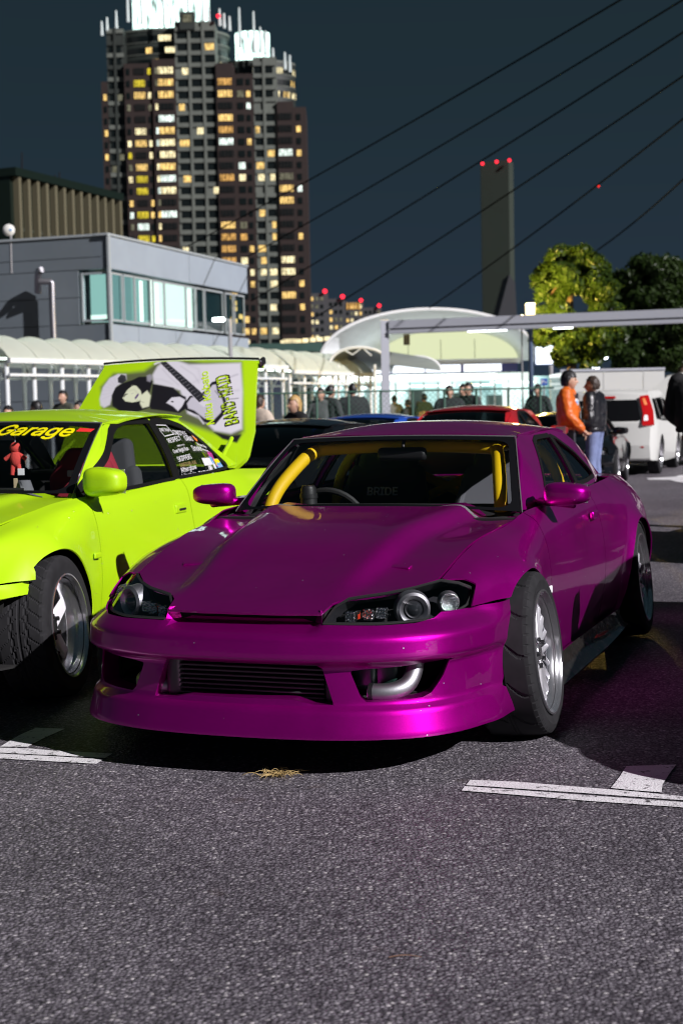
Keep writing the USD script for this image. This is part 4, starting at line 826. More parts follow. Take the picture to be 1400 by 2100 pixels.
obj(Lm, 'red_seat_shoulder', man(manifold3d.Manifold.batch_hull([manifold3d.Manifold.sphere(.05, 14).translate(list(q)) for q in [(-1.30, .20, .72), (-1.30, .50, .72), (-1.32, .18, .92), (-1.32, .50, .92), (-1.36, .25, 1.04), (-1.36, .43, 1.04)]])), M['seat_red'], 45)
obj(Lm, 'seat_harness_pad', rbox((.02, .07, .035), .006).apply_translation((-1.255, .30, .955)), M['vinyl_white'], 40)
dl = thing('hanging_doll', 'small red plush doll hanging behind the windscreen of the lime coupe', 'doll', (0, 0, 0))
def lw_(p): a = math.radians(-105.85); p = np.asarray(p, float); return np.array([-2.063 + p[0] * math.cos(a) - p[1] * math.sin(a), 6.715 + p[0] * math.sin(a) + p[1] * math.cos(a), p[2]])
D0 = lw_((-.92, .14, 1.05))
def ell(c, r): m = trimesh.creation.icosphere(2); m.apply_scale(r); m.apply_translation(c); return m
obj(dl, 'head', ell(D0 + [0, 0, .055], (.028, .026, .03)), M['red_cloth'], True); obj(dl, 'body', ell(D0 + [0, 0, .0], (.03, .025, .045)), M['red_cloth'], True)
for s in (-1, 1): obj(dl, 'arm', cyl(D0 + [s * .02, 0, .02], D0 + [s * .055, 0, -.005], .011, 10), M['red_cloth'], 40); obj(dl, 'leg', cyl(D0 + [s * .014, 0, -.03], D0 + [s * .02, 0, -.085], .012, 10), M['red_cloth'], 40)
obj(dl, 'string', cyl(D0 + [0, 0, .08], D0 + [0, .02, .15], .002, 6), M['vinyl_white'], 40); obj(dl, 'wooden_tag', T(rbox((.022, .006, .075), .003), D0 + [.0, -.02, -.14]), M['wood'], 40); obj(dl, 'paper_charm', T(rbox((.035, .004, .035), .002), D0 + [.03, -.02, -.07]), M['vinyl_white'], 40)
# ---------------------------------------------------------------- places: a point of the photograph at a known distance
def at(px, py, D):
    d = _fw + _R * (px - 700) / FOC - _U * (py - 1050) / FOC; return np.array([0, 0, CAM_H]) + d * D / d[1]
def gp(px, py):
    d = _fw + _R * (px - 700) / FOC - _U * (py - 1050) / FOC; return np.array([0, 0, CAM_H]) - d * CAM_H / d[2]

def sheet(pix, z):
    p = np.array([gp(*q)[:2] for q in pix]); g = Polygon(p).buffer(0)
    return trimesh.util.concatenate([trimesh.Trimesh(np.c_[m.vertices, np.full(len(m.vertices), z)], m.faces, process=False) for h in getattr(g, 'geoms', [g]) for m in [type('q', (), dict(zip(('vertices', 'faces'), trimesh.creation.triangulate_polygon(h.segmentize(.05), engine='earcut'))))]])
road_paint = mat('worn_road_paint', {
    'geo': ('geometry', {}), 'n': ('noise_texture', {'scale': 26.0, 'detail': 8.0, 'roughness': .7}), 'r': ('rgb_ramp', {'ramp': [(.57, (0, 0, 0)), (.62, (1, 1, 1))]}),
    'n2': ('noise_texture', {'scale': 5.0, 'detail': 6.0}), 'r2': ('rgb_ramp', {'ramp': [(.3, (.66, .65, .67)), (.7, (.82, .81, .83))]}),
    'mx': ('mix', {'mix_type': 'mix', 'color2': (.07, .065, .07)}), 'v': ('voronoi_texture', {'scale': 130.0}), 'b': ('bump', {'strength': .6, 'distance': .003, 'invert': True}), 'p': ('principled_bsdf', {'roughness': .65})},
    [('geo.position', 'n.vector'), ('geo.position', 'n2.vector'), ('geo.position', 'v.vector'), ('n.fac', 'r.fac'), ('n2.fac', 'r2.fac'), ('r.color', 'mx.fac'), ('r2.color', 'mx.color1'), ('mx.color', 'p.base_color'), ('v.distance', 'b.height'), ('b.normal', 'p.normal')])
setting('bay_line', sheet([(-60, 1533), (0, 1536), (55, 1537), (100, 1541), (231, 1548), (215, 1557), (100, 1551), (0, 1546), (-60, 1543)], .004), road_paint)
setting('bay_line', sheet([(-60, 1545), (0, 1548), (100, 1553), (212, 1559.5), (198, 1569), (90, 1563), (0, 1558), (-60, 1554)], .004), road_paint)
setting('bay_line', sheet([(0, 1534), (40, 1510), (74, 1495), (133, 1497), (88, 1517), (57, 1534)], .0045), road_paint)
setting('bay_line', sheet([(955, 1613), (964, 1602), (1060, 1606), (1180, 1616), (1255, 1622), (1300, 1626), (1400, 1636), (1500, 1648), (1500, 1658), (1400, 1644), (1180, 1628), (1060, 1620), (1010, 1616)], .004), road_paint)
setting('bay_line', sheet([(946, 1624), (953, 1615), (1008, 1619), (1060, 1623), (1180, 1632), (1400, 1648), (1500, 1662), (1500, 1674), (1392, 1658), (1200, 1645), (1060, 1633)], .004), road_paint)
setting('bay_line', sheet([(1252, 1619), (1270, 1596), (1284, 1574), (1386, 1571), (1372, 1590), (1358, 1612), (1356, 1628), (1300, 1624)], .0045), road_paint)
setting('bay_line', sheet([(1325, 981), (1420, 976), (1420, 985), (1330, 984)], .004), road_paint)
setting('bay_line', sheet([(1368, 983), (1392, 975), (1420, 974), (1420, 992), (1385, 988)], .0045), road_paint)
# a tuft of dry grass blown onto the asphalt, twigs
g0 = gp(572, 1592); bl = []
for k in range(46):
    a = rng.uniform(0, 2 * np.pi); o = g0 + [rng.normal(0, .025), rng.normal(0, .015), .004]; L = rng.uniform(.03, .085)
    bl.append(tube([o, o + [math.cos(a) * L * .5, math.sin(a) * L * .5, rng.uniform(.004, .022)], o + [math.cos(a) * L, math.sin(a) * L, .004]], [.0014, .0012, .0004], 4, 5))
p_ = solo('dry_grass_tuft', bl, pbr('straw', (.42, .30, .12), .8), 'small tuft of dry straw lying on the asphalt before the purple coupe', 'grass', smooth=False); tag(stage.GetPrimAtPath(p_), kind='stuff')

g1 = gp(828, 1966); solo('dry_twig', tube([g1 + [-.035, 0, .003], g1 + [0, .004, .006], g1 + [.04, -.002, .003]], [.0015, .0018, .001], 5, 8), pbr_once('twig', (.16, .09, .06), .8), 'thin brown twig lying alone on the foreground asphalt', 'twig')
# ---------------------------------------------------------------- residential tower
def lit(name, col, st, sc=1.6):
    return mat(name, {'tc': ('texture_coordinate', {}), 'mp': ('mapping', {'scale': (sc * 1.2, .3, sc * .55)}), 'n': ('noise_texture', {'scale': 1.0, 'detail': 3.0}), 'r': ('map_range', {'from_min': .3, 'from_max': .68, 'to_min': st * .30, 'to_max': st * 1.35, 'clamp': True}), 'e': ('emission', {'color': col})},
               [('tc.object', 'mp.vector'), ('mp.vector', 'n.vector'), ('n.fac', 'r.value'), ('r.result', 'e.strength')], surface='e.emission')
WIN = {'warm': lit('window_warm', (1.0, .66, .22), 1.15), 'cream': lit('window_cream', (1.0, .86, .50), 1.25), 'white': lit('window_white', (.86, 1.0, .92), 1.25), 'amber': lit('window_amber', (1.0, .55, .16), .75), 'gold': lit('window_gold', (1.0, .80, .06), .75),
       'dim': lit('window_dim', (.75, .72, .50), .22), 'cool': lit('window_cool', (.80, .88, 1.0), 1.1),
       'dark': pbr('window_dark', (.006, .009, .009), .25)}
brick = pbr('tower_brown_brick', (.016, .0075, .0055), .8, var=.25, vscale=.6)
pale = pbr('tower_pale_concrete', (.105, .118, .100), .7, var=.2, vscale=.4)
grn = pbr('tower_green_grey', (.018, .024, .020), .6, var=.3, vscale=.5)
TD = 360.0; mpp = TD / FOC
tower = thing('apartment_tower', 'tall brown and white apartment tower with glowing crown and scattered lit windows', 'tower', (0, 0, 0))
def tw(px, py=400): return at(px, py, TD)[0]
def tz(py, px=420): return at(px, py, TD)[2]
# (left, right, top, depth forward, kind, [(window centre, width)], chance lit, palette)
COLS = [(213, 226, 165, -2.0, 'brown', [(221, 6)], .45, 'wcw'), (226, 262, 55, -3.0, 'check', [(235, 9), (251, 9)], .12, 'd'), (262, 320, 130, 1.0, 'brown', [(270, 7), (293, 22), (313, 6)], .52, 'wgc'),
        (320, 366, 122, 2.6, 'brown', [(328, 5), (347, 30)], .68, 'wcs'), (366, 449, 42, -1.0, 'white', [(382, 20), (410, 20), (438, 20)], .13, 'cw'), (449, 485, 130, 1.6, 'brown', [(467, 28)], .5, 'wa'),
        (485, 524, 150, -.2, 'brown', [(498, 13), (514, 8)], .35, 'wcwa'), (524, 572, 115, -1.2, 'white', [(535, 15), (557, 15)], .33, 'cw'), (572, 605, 208, 1.2, 'brown', [(588, 27)], .52, 'wcs'), (605, 631, 218, -.6, 'brown', [(615, 9)], .42, 'wcw')]
zb, fl_h = 0.0, 2.86
rw = np.random.default_rng(21); wins, smallwins = [], []
body = {'brown': brick, 'white': pale, 'check': grn}
PAL = {'w': 'warm', 'a': 'amber', 'g': 'gold', 'c': 'cream', 's': 'white', 'd': 'dim', 'k': 'cool'}
for (l, r, top, dep, kind, ws_, ch, pal) in COLS:
    x0, x1, zt = tw(l), tw(r), tz(top, (l + r) / 2); y = TD - dep * .4
    obj(tower, 'bay', bx(x0 + .02, x1 - .02, y, y + 16, zb, zt), body[kind], False)
    nf = int(zt / fl_h)
    if kind != 'brown':
        sp_, pr_ = [], []
        for f in range(5, nf + 1):
            obj(tower, 'balcony_front', bx(x0 + .1, x1 - .1, y - .35, y - .02, f * fl_h - .55 + .0, f * fl_h + .45), pale if kind == 'white' or (f % 2) else grn, False)
        for c, w in ws_[:-1]: obj(tower, 'pier', bx(tw(c + w / 2 + 1.5), tw(c + w / 2 + 6.5), y - .55, y - .06, 15, zt), pale if kind == 'white' else grn, False)
    for f in range(5, nf):
        if kind != 'brown' and rw.random() < .04: continue
        for c, w in ws_:
            h = 1.55 if w > 12 else 1.45; z0 = f * fl_h + .62; dark = rw.random() > ch
            m_ = 'dark' if dark else PAL[pal[rw.integers(len(pal))]]
            if not dark and rw.random() < .12: m_ = 'white'
            if not dark and rw.random() < .10: m_ = 'dim'
            ww = w * mpp * .5; cx = tw(c)
            if kind == 'white' and not dark: k = rw.uniform(.45, 1); cx += ww * (1 - k) * rw.choice([-1, 1]); ww *= k
            wins.append((w * (1 if dark else 2), bx(cx - ww, cx + ww, y - (.14 if kind == 'brown' else .08), y - .01, z0, z0 + h), m_, (cx, ww, y, z0, h)))
wins.sort(key=lambda q: -q[0])
nsplit = 0
for k, (_, m, mt, (cx, ww, y, z0, h)) in enumerate(wins):
    if k < 290: obj(tower, 'window', m, WIN[mt], False)
    else: smallwins.append((m, mt))
for mt in WIN:
    ms = [m for m, q in smallwins if q == mt]
    if ms: tag(stage.GetPrimAtPath(obj(tower, 'small_windows', ms, WIN[mt], False)), kind='stuff')
mull = [bx(cx + (k - 1.5) * ww * .5 - .06, cx + (k - 1.5) * ww * .5 + .06, y - .20, y - .145, z0, z0 + h) for _, m, mt, (cx, ww, y, z0, h) in wins if ww > 1.3 for k in range(4)]
tag(stage.GetPrimAtPath(obj(tower, 'mullions', mull, brick, False)), kind='stuff')
# rounded upper storeys behind the bays, and the lit crowns
def drum(l, r, top, bot, yoff, m, name, seg=28, flat=.6):
    cx, rad = (tw(l) + tw(r)) / 2, (tw(r) - tw(l)) / 2; z0, z1 = tz(bot, (l + r) / 2), tz(top, (l + r) / 2)
    c = trimesh.creation.cylinder(1, z1 - z0, sections=seg); c.apply_transform(np.diag([rad, rad * flat, 1, 1])); c.apply_translation([cx, TD + yoff, (z0 + z1) / 2]); obj(tower, name, c, m, 30); return cx, rad, z0, z1
c1 = drum(216, 470, 48, 300, 13, grn, 'round_storeys'); c2 = drum(440, 608, 112, 330, 11, grn, 'round_storeys')
for (cx, rad, z0, z1), yo, nfl in ((c1, 13, 3), (c2, 11, 3)):
    for f in range(nfl):
        zf = z1 - 1.2 - f * 2.86
        for k in range(30):
            a = np.pi + (k + .5) * np.pi / 30; X, Y = cx + math.cos(a) * (rad + .06), TD + yo + math.sin(a) * (rad * .6 + .06)
            mm = 'dark' if rw.random() > .22 else ('cream' if rw.random() < .6 else 'warm'); tn = math.atan2(rad * .6 * math.cos(a), -rad * math.sin(a))
            smallwins.append((T(trimesh.creation.box([1.5, .16, 1.4]), (X, Y, zf - 1.1), rz=tn), mm))
    obj(tower, 'storey_bands', [T(lathe([(1.0, 0), (1.012, 0), (1.012, .5), (1.0, .5)], 40, 'z'), (0, 0, 0)).apply_transform(np.diag([rad * 1.0, rad * .6, 1, 1])).apply_translation([cx, TD + yo, z1 - .4 - f * 2.86]) for f in range(nfl + 1)], pale, 30)
for mt in WIN:
    ms = [m for m, q in smallwins[-180:] if q == mt]
    if ms: tag(stage.GetPrimAtPath(obj(tower, 'round_storey_windows', ms, WIN[mt], False)), kind='stuff')
crown = mat('lit_crown', {'tc': ('texture_coordinate', {}), 'mp': ('mapping', {'scale': (1.6, 1.6, .25)}), 'n': ('noise_texture', {'scale': 1.0, 'detail': 3.0}), 'r': ('map_range', {'from_min': .35, 'from_max': .65, 'to_min': .35, 'to_max': 3.6, 'clamp': True}), 'e': ('emission', {'color': (.72, 1.0, .92)})}, [('tc.object', 'mp.vector'), ('mp.vector', 'n.vector'), ('n.fac', 'r.value'), ('r.result', 'e.strength')], surface='e.emission')
drum(268, 431, -60, 48, 13, crown, 'lit_crown', flat=.7); drum(484, 556, 44, 112, 11, crown, 'lit_crown', flat=.7)
spine = pbr('pale_spines', (.60, .68, .66), .5)
for px, t, b in [(218, 40, 70), (229, 32, 60), (248, 18, 55), (272, -60, 42), (300, -60, 46), (345, -60, 48), (395, -60, 46), (425, -60, 40), (437, 12, 50), (459, 14, 50), (468, 24, 55), (479, 30, 60), (499, 12, 95), (528, 20, 105), (541, 52, 105), (551, 60, 110), (566, 95, 120), (590, 104, 140), (600, 110, 145)]:
    obj(tower, 'crown_spine', cyl((tw(px), TD + 1.0, tz(b, px)), (tw(px), TD + 1.0, tz(t, px)), .38, 6, .22), spine, False)
warn = glow('red_warning_light', (1.0, .02, .04), 3.0)
obj(tower, 'warning_light', T(trimesh.creation.icosphere(1, .5), (tw(458), TD - 1, tz(34, 458))), warn, True)
obj(tower, 'service_shaft', bx(tw(378), tw(409), TD - .5, TD + 2, tz(60, 393), tz(24, 393)), grn, False); obj(tower, 'shaft_window', bx(tw(385), tw(403), TD - .6, TD - .5, tz(45, 393), tz(30, 393)), WIN['dim'], False)

solo('aircraft_light', T(trimesh.creation.icosphere(1, .7), at(1227, 381, 900)), glow('aircraft_red', (1.0, .03, .02), 1.6), 'tiny red aircraft light low in the sky right of the chimney', 'aircraft light', smooth=True)
# ---------------------------------------------------------------- chimney, far blocks
def pt_(px, py, D): return at(px, py, D)
D = 520.0; x0, x1, x2 = pt_(985, 336, D)[0], pt_(1040, 330, D)[0], pt_(1053, 330, D)[0]; zt = pt_(1018, 331, D)[2]
chim = thing('chimney', 'tall plain incinerator chimney with red warning lights at its top', 'chimney', (0, 0, 0))
obj(chim, 'shaft', extr(Polygon([(x0, D), (x1, D - 3.5), (x2 + .3, D + 4), (x2 - 1, D + 11), (x0 + 1, D + 11)]), zt, 'xy'), pbr('chimney_concrete', (.021, .031, .021), .8, var=.12, vscale=.05), False)
for px, py in ((989, 335), (1018, 331), (1044, 328)): obj(chim, 'warning_light', T(trimesh.creation.icosphere(1, .55), pt_(px, py, D - 5)), warn, True)
sl = thing('wedge_building', 'dark pointed wedge shaped building standing before the chimney foot', 'building', (0, 0, 0))
q = [pt_(1018, 660, 480), pt_(1060, 660, 480), pt_(1056, 580, 480), pt_(1044, 562, 480)]; obj(sl, 'wall', extr(Polygon([(p[0], p[2]) for p in q]), 20, 'xz', 480), pbr('slate_wall', (.020, .022, .026), .6), False)
far_m = pbr('far_block_concrete', (.045, .047, .050), .8)
for nm, lab, D, cuts in (('apartment_block', 'far pale apartment block with small lit windows right of the tower', 520.0, [(633, 672, 601, 3.4), (672, 708, 612, 3.2)]), ('apartment_block', 'lower far apartment block with an orange lit top storey', 600.0, [(707, 745, 619, 3.2), (745, 782, 630, 3.0)])):
    ab = thing(nm, lab, 'building', (0, 0, 0)); ws_ = {k: [] for k in WIN}
    for l, r, top, dw in cuts:
        a, b = pt_(l, top, D)[0], pt_(r, top, D)[0]; zt = pt_((l + r) / 2, top, D)[2]; obj(ab, 'wall', bx(a, b - .05, D, D + 20, 0, zt), far_m, False)
        for x in np.arange(a + 1.0, b - .8, 1.75):
            for z in np.arange(zt - 2, 12, -2.7):
                c = rw.random(); k = 'dark' if c < .45 else ('dim' if c < .75 else ('cream' if c < .9 else 'warm'))
                ws_[k].append(bx(x - .5, x + .5, D - .12, D - .02, z - .6, z + .7))
        if D > 550 and l < 720:
            for x in np.arange(a + 1, b - 1, 1.2): ws_['amber'].append(bx(x - .35, x + .35, D - .3, D - .13, zt - 3, zt - .3))
        obj(ab, 'warning_light', T(trimesh.creation.icosphere(1, .75), (b - 1, D - 1, zt + .6)), warn, True)
    for k, ms in ws_.items():
        if ms: tag(stage.GetPrimAtPath(obj(ab, 'small_windows', ms, WIN[k], False)), kind='stuff')
# office with vertical fins behind the grey building
fin = thing('finned_office', 'dark glass office with pale vertical fins behind the grey building', 'building', (0, 0, 0))
A, B = pt_(26, 362, 90), pt_(239, 408, 101); d = (B - A)[:2]; L = np.linalg.norm(d); d /= L; nrm = np.array([d[1], -d[0]])
beige = pbr('beige_fin', (.105, .095, .055), .7); dk = pbr('dark_office_glass', (.008, .014, .010), .2)
zt = A[2]; zt2 = B[2]
def obx(o, dd, nn, u0, u1, w0, w1, z0, z1):
    m = trimesh.creation.box([1, 1, 1]); v = m.vertices + .5; p = np.outer(u0 + v[:, 0] * (u1 - u0), dd) + np.outer(w0 + v[:, 1] * (w1 - w0), nn) + o[:2]
    f = m.faces if dd[0] * nn[1] - dd[1] * nn[0] > 0 else m.faces[:, ::-1]
    return trimesh.Trimesh(np.c_[p, z0 + v[:, 2] * (z1 - z0)], f, process=False)
obj(fin, 'glass_wall', obx(A, d, nrm, -.3, L, -14, 0, 2, zt), dk, False); obj(fin, 'parapet', obx(A, d, nrm, -.4, L + .1, -14.2, .5, zt + .01, zt + .5), dk, False)
for k in range(13): obj(fin, 'fin', obx(A, d, nrm, k * L / 12.3, k * L / 12.3 + .27, .01, .42, 2, zt - .02), beige, False)
for k in range(7): obj(fin, 'floor_line', obx(A, d, nrm, 0, L, .002, .06, zt - 3.2 * (k + 1), zt - 3.2 * (k + 1) + .18), pbr_once('office_floor_line', (.03, .035, .025), .6), False)
A2 = A + np.array([-4.5, 1.0, 0]); obj(fin, 'end_wall', bx(A2[0] - 9, A[0] - .45, 90.3, 100, 2, zt - .2), dk, False)
for px, t in ((45, 312), (113, 358), (122, 352)): obj(fin, 'aerial', cyl(pt_(px, 400, 97), pt_(px, t, 97), .09, 6, .04), M['gunmetal'], False)

# ---------------------------------------------------------------- grey panelled building
gb = thing('grey_building', 'grey metal clad two storey building with a lit strip of corner windows', 'building', (0, 0, 0))
C0, C1, C2 = at(221, 482, 45), at(506, 545, 55.5), at(0, 497, 46.5)
zt = C0[2]; z_a, z_b = at(228, 657, 45)[2], at(226, 556, 45)[2]
dr = (C1 - C0)[:2]; Lr = np.linalg.norm(dr); dr /= Lr; nr = np.array([dr[1], -dr[0]])
dl_ = -nr * 1.0; dl_ = np.array([-dr[1], dr[0]]); nl = np.array([-dr[0], -dr[1]])
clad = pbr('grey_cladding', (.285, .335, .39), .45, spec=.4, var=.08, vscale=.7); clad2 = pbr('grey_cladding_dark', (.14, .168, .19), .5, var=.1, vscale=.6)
frame = pbr('aluminium_frame', (.32, .36, .38), .45)
obj(gb, 'core', obx(C0, dr, -nr, .35, Lr, .9, 9.0, 0, zt - .3), pbr('core_wall', (.05, .055, .06), .8), False)
for z0, z1, us in ((z_b + .10, zt - .02, [0, .53 * Lr, Lr]), (z_a - 1.15, z_a - .10, [0, .17 * Lr, .42 * Lr, .70 * Lr, Lr]), (z_a - 2.4, z_a - 1.17, [0, .17 * Lr, .42 * Lr, .70 * Lr, Lr]), (0, z_a - 2.42, [0, .42 * Lr, Lr])):
    for a, b in zip(us[:-1], us[1:]): obj(gb, 'wall_panel', obx(C0, dr, nr, a + .02, b - .01, -.30, 0, z0, z1), clad, False)
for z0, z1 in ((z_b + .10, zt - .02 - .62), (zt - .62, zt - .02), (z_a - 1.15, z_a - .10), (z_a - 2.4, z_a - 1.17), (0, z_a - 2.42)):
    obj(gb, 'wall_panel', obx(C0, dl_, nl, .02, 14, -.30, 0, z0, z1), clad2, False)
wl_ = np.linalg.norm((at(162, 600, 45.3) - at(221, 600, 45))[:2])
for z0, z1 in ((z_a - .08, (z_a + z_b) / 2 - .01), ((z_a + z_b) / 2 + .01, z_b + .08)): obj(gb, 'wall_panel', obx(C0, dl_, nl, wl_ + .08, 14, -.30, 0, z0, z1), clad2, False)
obj(gb, 'corner_post', obx(C0, dr, nr, -.07, .06, -.02, .05, 0, zt + .02), frame, False); obj(gb, 'coping', obx(C0, dr, nr, -.1, Lr + .05, -.4, .04, zt, zt + .07), frame, False); obj(gb, 'coping', obx(C0, dl_, nl, .06, 14, -.4, .04, zt, zt + .07), frame, False)
tl = [glow('office_light_teal', (.36, .62, .58), .95), glow('office_light_white', (.82, 1.0, .90), 1.5), pbr('office_dark_room', (.006, .022, .026), .4), glow('office_light_soft', (.30, .54, .54), .72)]
def along(px): # distance along the right face of a pixel column at window height
    best = np.linspace(0, Lr, 400); P3 = np.c_[C0[:2] + np.outer(best, dr), np.full(400, (z_a + z_b) / 2)] - np.array([0, 0, CAM_H]); X = 700 + FOC * (P3 @ _R) / (P3 @ _fw); return float(np.interp(px, X, best))
for l, r, k in [(231, 253, 3), (256, 278, 3), (279, 311, 0), (316, 339, 1), (340, 383, 1), (384, 402, 1), (404, 420, 2), (422, 459, 2), (464, 480, 2), (483, 503, 2)]:
    a, b = along(l), along(r); w = str(UsdGeom.Xform.Define(stage, uniq(gb, 'window')).GetPath())
    obj(w, 'pane', obx(C0, dr, nr, a + .04, b - .03, -.05, -.045, z_a + .06, z_b - .06), M['window'], False)
    obj(w, 'blind', obx(C0, dr, nr, a + .005, b - .0, -.17, -.14, z_a + .0, z_b - .0), tl[k], False)
    obj(w, 'frame', [obx(C0, dr, nr, a, a + .04, -.07, -.02, z_a, z_b), obx(C0, dr, nr, b - .03, b, -.07, -.02, z_a, z_b), obx(C0, dr, nr, a + .041, b - .031, -.07, -.02, z_a, z_a + .06), obx(C0, dr, nr, a + .041, b - .031, -.07, -.02, z_b - .06, z_b)], frame, False)
    if k in (0, 1) and l in (279, 316, 384): obj(w, 'light_tube', obx(C0, dr, nr, a + (b - a) * .45, a + (b - a) * .62, -.13, -.10, z_a + .1, z_b - .1), glow(f'room_tube_{l}', (.9, 1, .96), 2.2), False)
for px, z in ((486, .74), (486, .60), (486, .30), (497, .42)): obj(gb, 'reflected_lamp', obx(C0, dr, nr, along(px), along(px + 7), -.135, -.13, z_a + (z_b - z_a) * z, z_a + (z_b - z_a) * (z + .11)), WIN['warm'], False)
w = str(UsdGeom.Xform.Define(stage, uniq(gb, 'window')).GetPath())
obj(w, 'pane', obx(C0, dl_, nl, .12, wl_ - .06, -.10, -.09, z_a + .06, z_b - .06), M['window'], False); obj(w, 'blind', obx(C0, dl_, nl, .20, wl_ - .02, -.5, -.46, z_a, z_b), tl[0], False)
obj(w, 'light_tube', [obx(C0, dl_, nl, .14, .22, -.45, -.40, z_a + .1, z_b - .05), obx(C0, dl_, nl, .23, wl_ - .1, -.45, -.40, z_a + .08, z_a + .22)], tl[1], False)
obj(w, 'frame', [obx(C0, dl_, nl, .07, .12, -.16, -.01, z_a, z_b), obx(C0, dl_, nl, wl_ - .06, wl_, -.16, -.01, z_a, z_b), obx(C0, dl_, nl, .121, wl_ - .061, -.16, -.02, z_a, z_a + .06), obx(C0, dl_, nl, .121, wl_ - .061, -.16, -.02, z_b - .06, z_b)], frame, False)
obj(gb, 'downpipe', tube([at(78, 600, 45.6), at(78, 568, 45.4), at(79, 556, 45.2), at(84, 554, 45.0), at(84, 558, 45)], .11, 10), M['alu'], 40)
obj(gb, 'downpipe', tube([at(80, 577, 45.2), at(103, 577, 45.2), at(106, 580, 45.2), at(108, 640, 45.2), at(112, 715, 45.2)], .10, 10), M['alu'], 40)
sp_ = thing('satellite_dish', 'round white dish on a thin mast at the left wall', 'dish', (0, 0, 0)); c = at(18, 471, 46.05)
obj(sp_, 'dish', T(lathe([(.001, -.05), (.08, -.04), (.15, -.01), (.185, .04), (.19, .05), (.15, .03), (.001, -.01)], 28), c, rz=.15), M['white_paint'], 40); obj(sp_, 'mast', cyl(at(24, 560, 46.1), c + [.05, .05, 0], .03, 8), M['grey_trim'], False); obj(sp_, 'blue_mark', T(cyl((0, -.055, 0), (0, -.058, 0), .04, 16), c + [.07, 0, 0]), M['vinyl_blue'], 40)
lp_ = thing('street_lamp', 'white LED street lamp on a slim post before the grey building', 'lamp', (0, 0, 0)); c = at(471, 656, 41)
obj(lp_, 'post', cyl((c[0], 41, 0), (c[0], 41, c[2] + .03), .06, 12), M['grey_trim'], 40); obj(lp_, 'arm', cyl(c, at(452, 654, 41), .03, 8), M['grey_trim'], 40); obj(lp_, 'lamp_head', T(rbox((.34, .14, .10), .03), at(448, 655, 41)), glow('led_lamp', (.85, 1.0, .98), 14.0), 40)
# shops under it, seen through the walkway
sf = thing('shop_front', 'row of brightly lit shop windows under the walkway at left', 'shop', (0, 0, 0)); ys = 47.0
a, b = at(-40, 800, ys)[0], at(212, 800, ys)[0]
obj(sf, 'wall', bx(a - 3, b + 4, ys + .3, ys + .6, 0, 3.3), pbr('shop_dark_wall', (.03, .035, .038), .6), False)
obj(sf, 'stone_wall', bx(at(-20, 690, ys)[0], at(92, 690, ys)[0], ys - .6, ys + .2, at(40, 706, ys)[2], at(40, 686, ys)[2]), pbr('stone_cladding', (.16, .14, .10), .8, var=.35, vscale=6), False)
shopl = glow('shop_light', (.86, .93, 1.0), 1.5)
for k, (l, r) in enumerate([(-38, -6), (0, 22), (28, 52), (60, 86), (98, 116), (122, 152), (160, 184), (190, 212)]):
    for t, bb in ((803, 812), (814, 862)): obj(sf, 'lit_window', bx(at(l, 800, ys)[0], at(r, 800, ys)[0], ys + .16, ys + .28, at(l, bb, ys)[2], at(l, t, ys)[2]), shopl, False)
obj(sf, 'blue_fascia', bx(at(-40, 790, ys)[0], at(100, 790, ys)[0], ys + .2, ys + .29, at(40, 799, ys)[2], at(40, 778, ys)[2]), glow('blue_fascia', (.12, .18, .42), .5), False)
obj(sf, 'grey_fascia', bx(at(102, 790, ys)[0], at(260, 790, ys)[0], ys + .2, ys + .29, at(150, 799, ys)[2], at(150, 786, ys)[2]), glow('pale_fascia', (.45, .55, .50), .5), False)

# ---------------------------------------------------------------- covered walkway
memb = mat('membrane_roof', {'d': ('diffuse_bsdf', {'color': (.60, .64, .55)}), 't': ('translucent_bsdf', {'color': (.70, .76, .64)}), 'x': ('mix_closure', {'fac': .4})}, [('d.BSDF', 'x.closure1'), ('t.BSDF', 'x.closure2')], surface='x.closure')
whitem = pbr('white_steel', (.62, .66, .67), .45)
def walkway(P0, P1, n, width, z_e, rise, label, lit_=True):
    wk = thing('covered_walkway', label, 'canopy', (0, 0, 0)); P0, P1 = np.array(P0, float), np.array(P1, float); d = P1 - P0; L = np.linalg.norm(d); d /= L; nn = np.array([d[1], -d[0]])
    for k in range(n):
        u0, u1 = k * L / n + .01, (k + 1) * L / n - .01
        def fn(u, v):
            s = u; a = v; c = np.pi * a; sag = .10 * np.sin(np.pi * np.clip((s - u0) / (u1 - u0), 0, 1))
            h = z_e + (rise - sag * 1.0 + .06) * np.clip(np.sin(c), 0, 1) ** .8; w = width * (.5 - a)
            return np.stack([P0[0] + d[0] * s + nn[0] * w, P0[1] + d[1] * s + nn[1] * w, h], -1)
        obj(wk, 'roof_bay', patch(sbox(u0, 0.0, u1, 1.0), fn, ((u1 - u0) / 8, .06), 0), memb, True)
    for s in (-1, 1):
        o = P0 + nn * s * width / 2
        obj(wk, 'eaves_beam', obx(np.r_[o, 0], d, nn, 0, L, -.06, .06, z_e - .12, z_e - .005), whitem, False)
        obj(wk, 'tie_rail', obx(np.r_[o, 0], d, nn, 0, L, -.03, .03, z_e - .42, z_e - .36), whitem, False)
    for k in range(n + 1):
        for s in (-1, 1):
            c = P0 + d * min(L - .06, max(.06, k * L / n)) + nn * s * (width / 2 - .13); obj(wk, 'column', cyl((*c, 0), (*c, z_e - .12), .055, 10), whitem, 40)
            c2 = c - nn * s * .35; obj(wk, 'brace', tube([(*c, z_e - .65), (*(c * .6 + c2 * .4), z_e - .30), (*c2, z_e - .06)], .03, 6, 6), whitem, 40)
    if lit_: obj(wk, 'light_strip', obx(np.r_[P0, 0], d, nn, .3, L - .3, -.06, .06, z_e + .02, z_e + .06), glow_once('walkway_light', (.85, 1.0, .90), 4.0), False)
    return wk
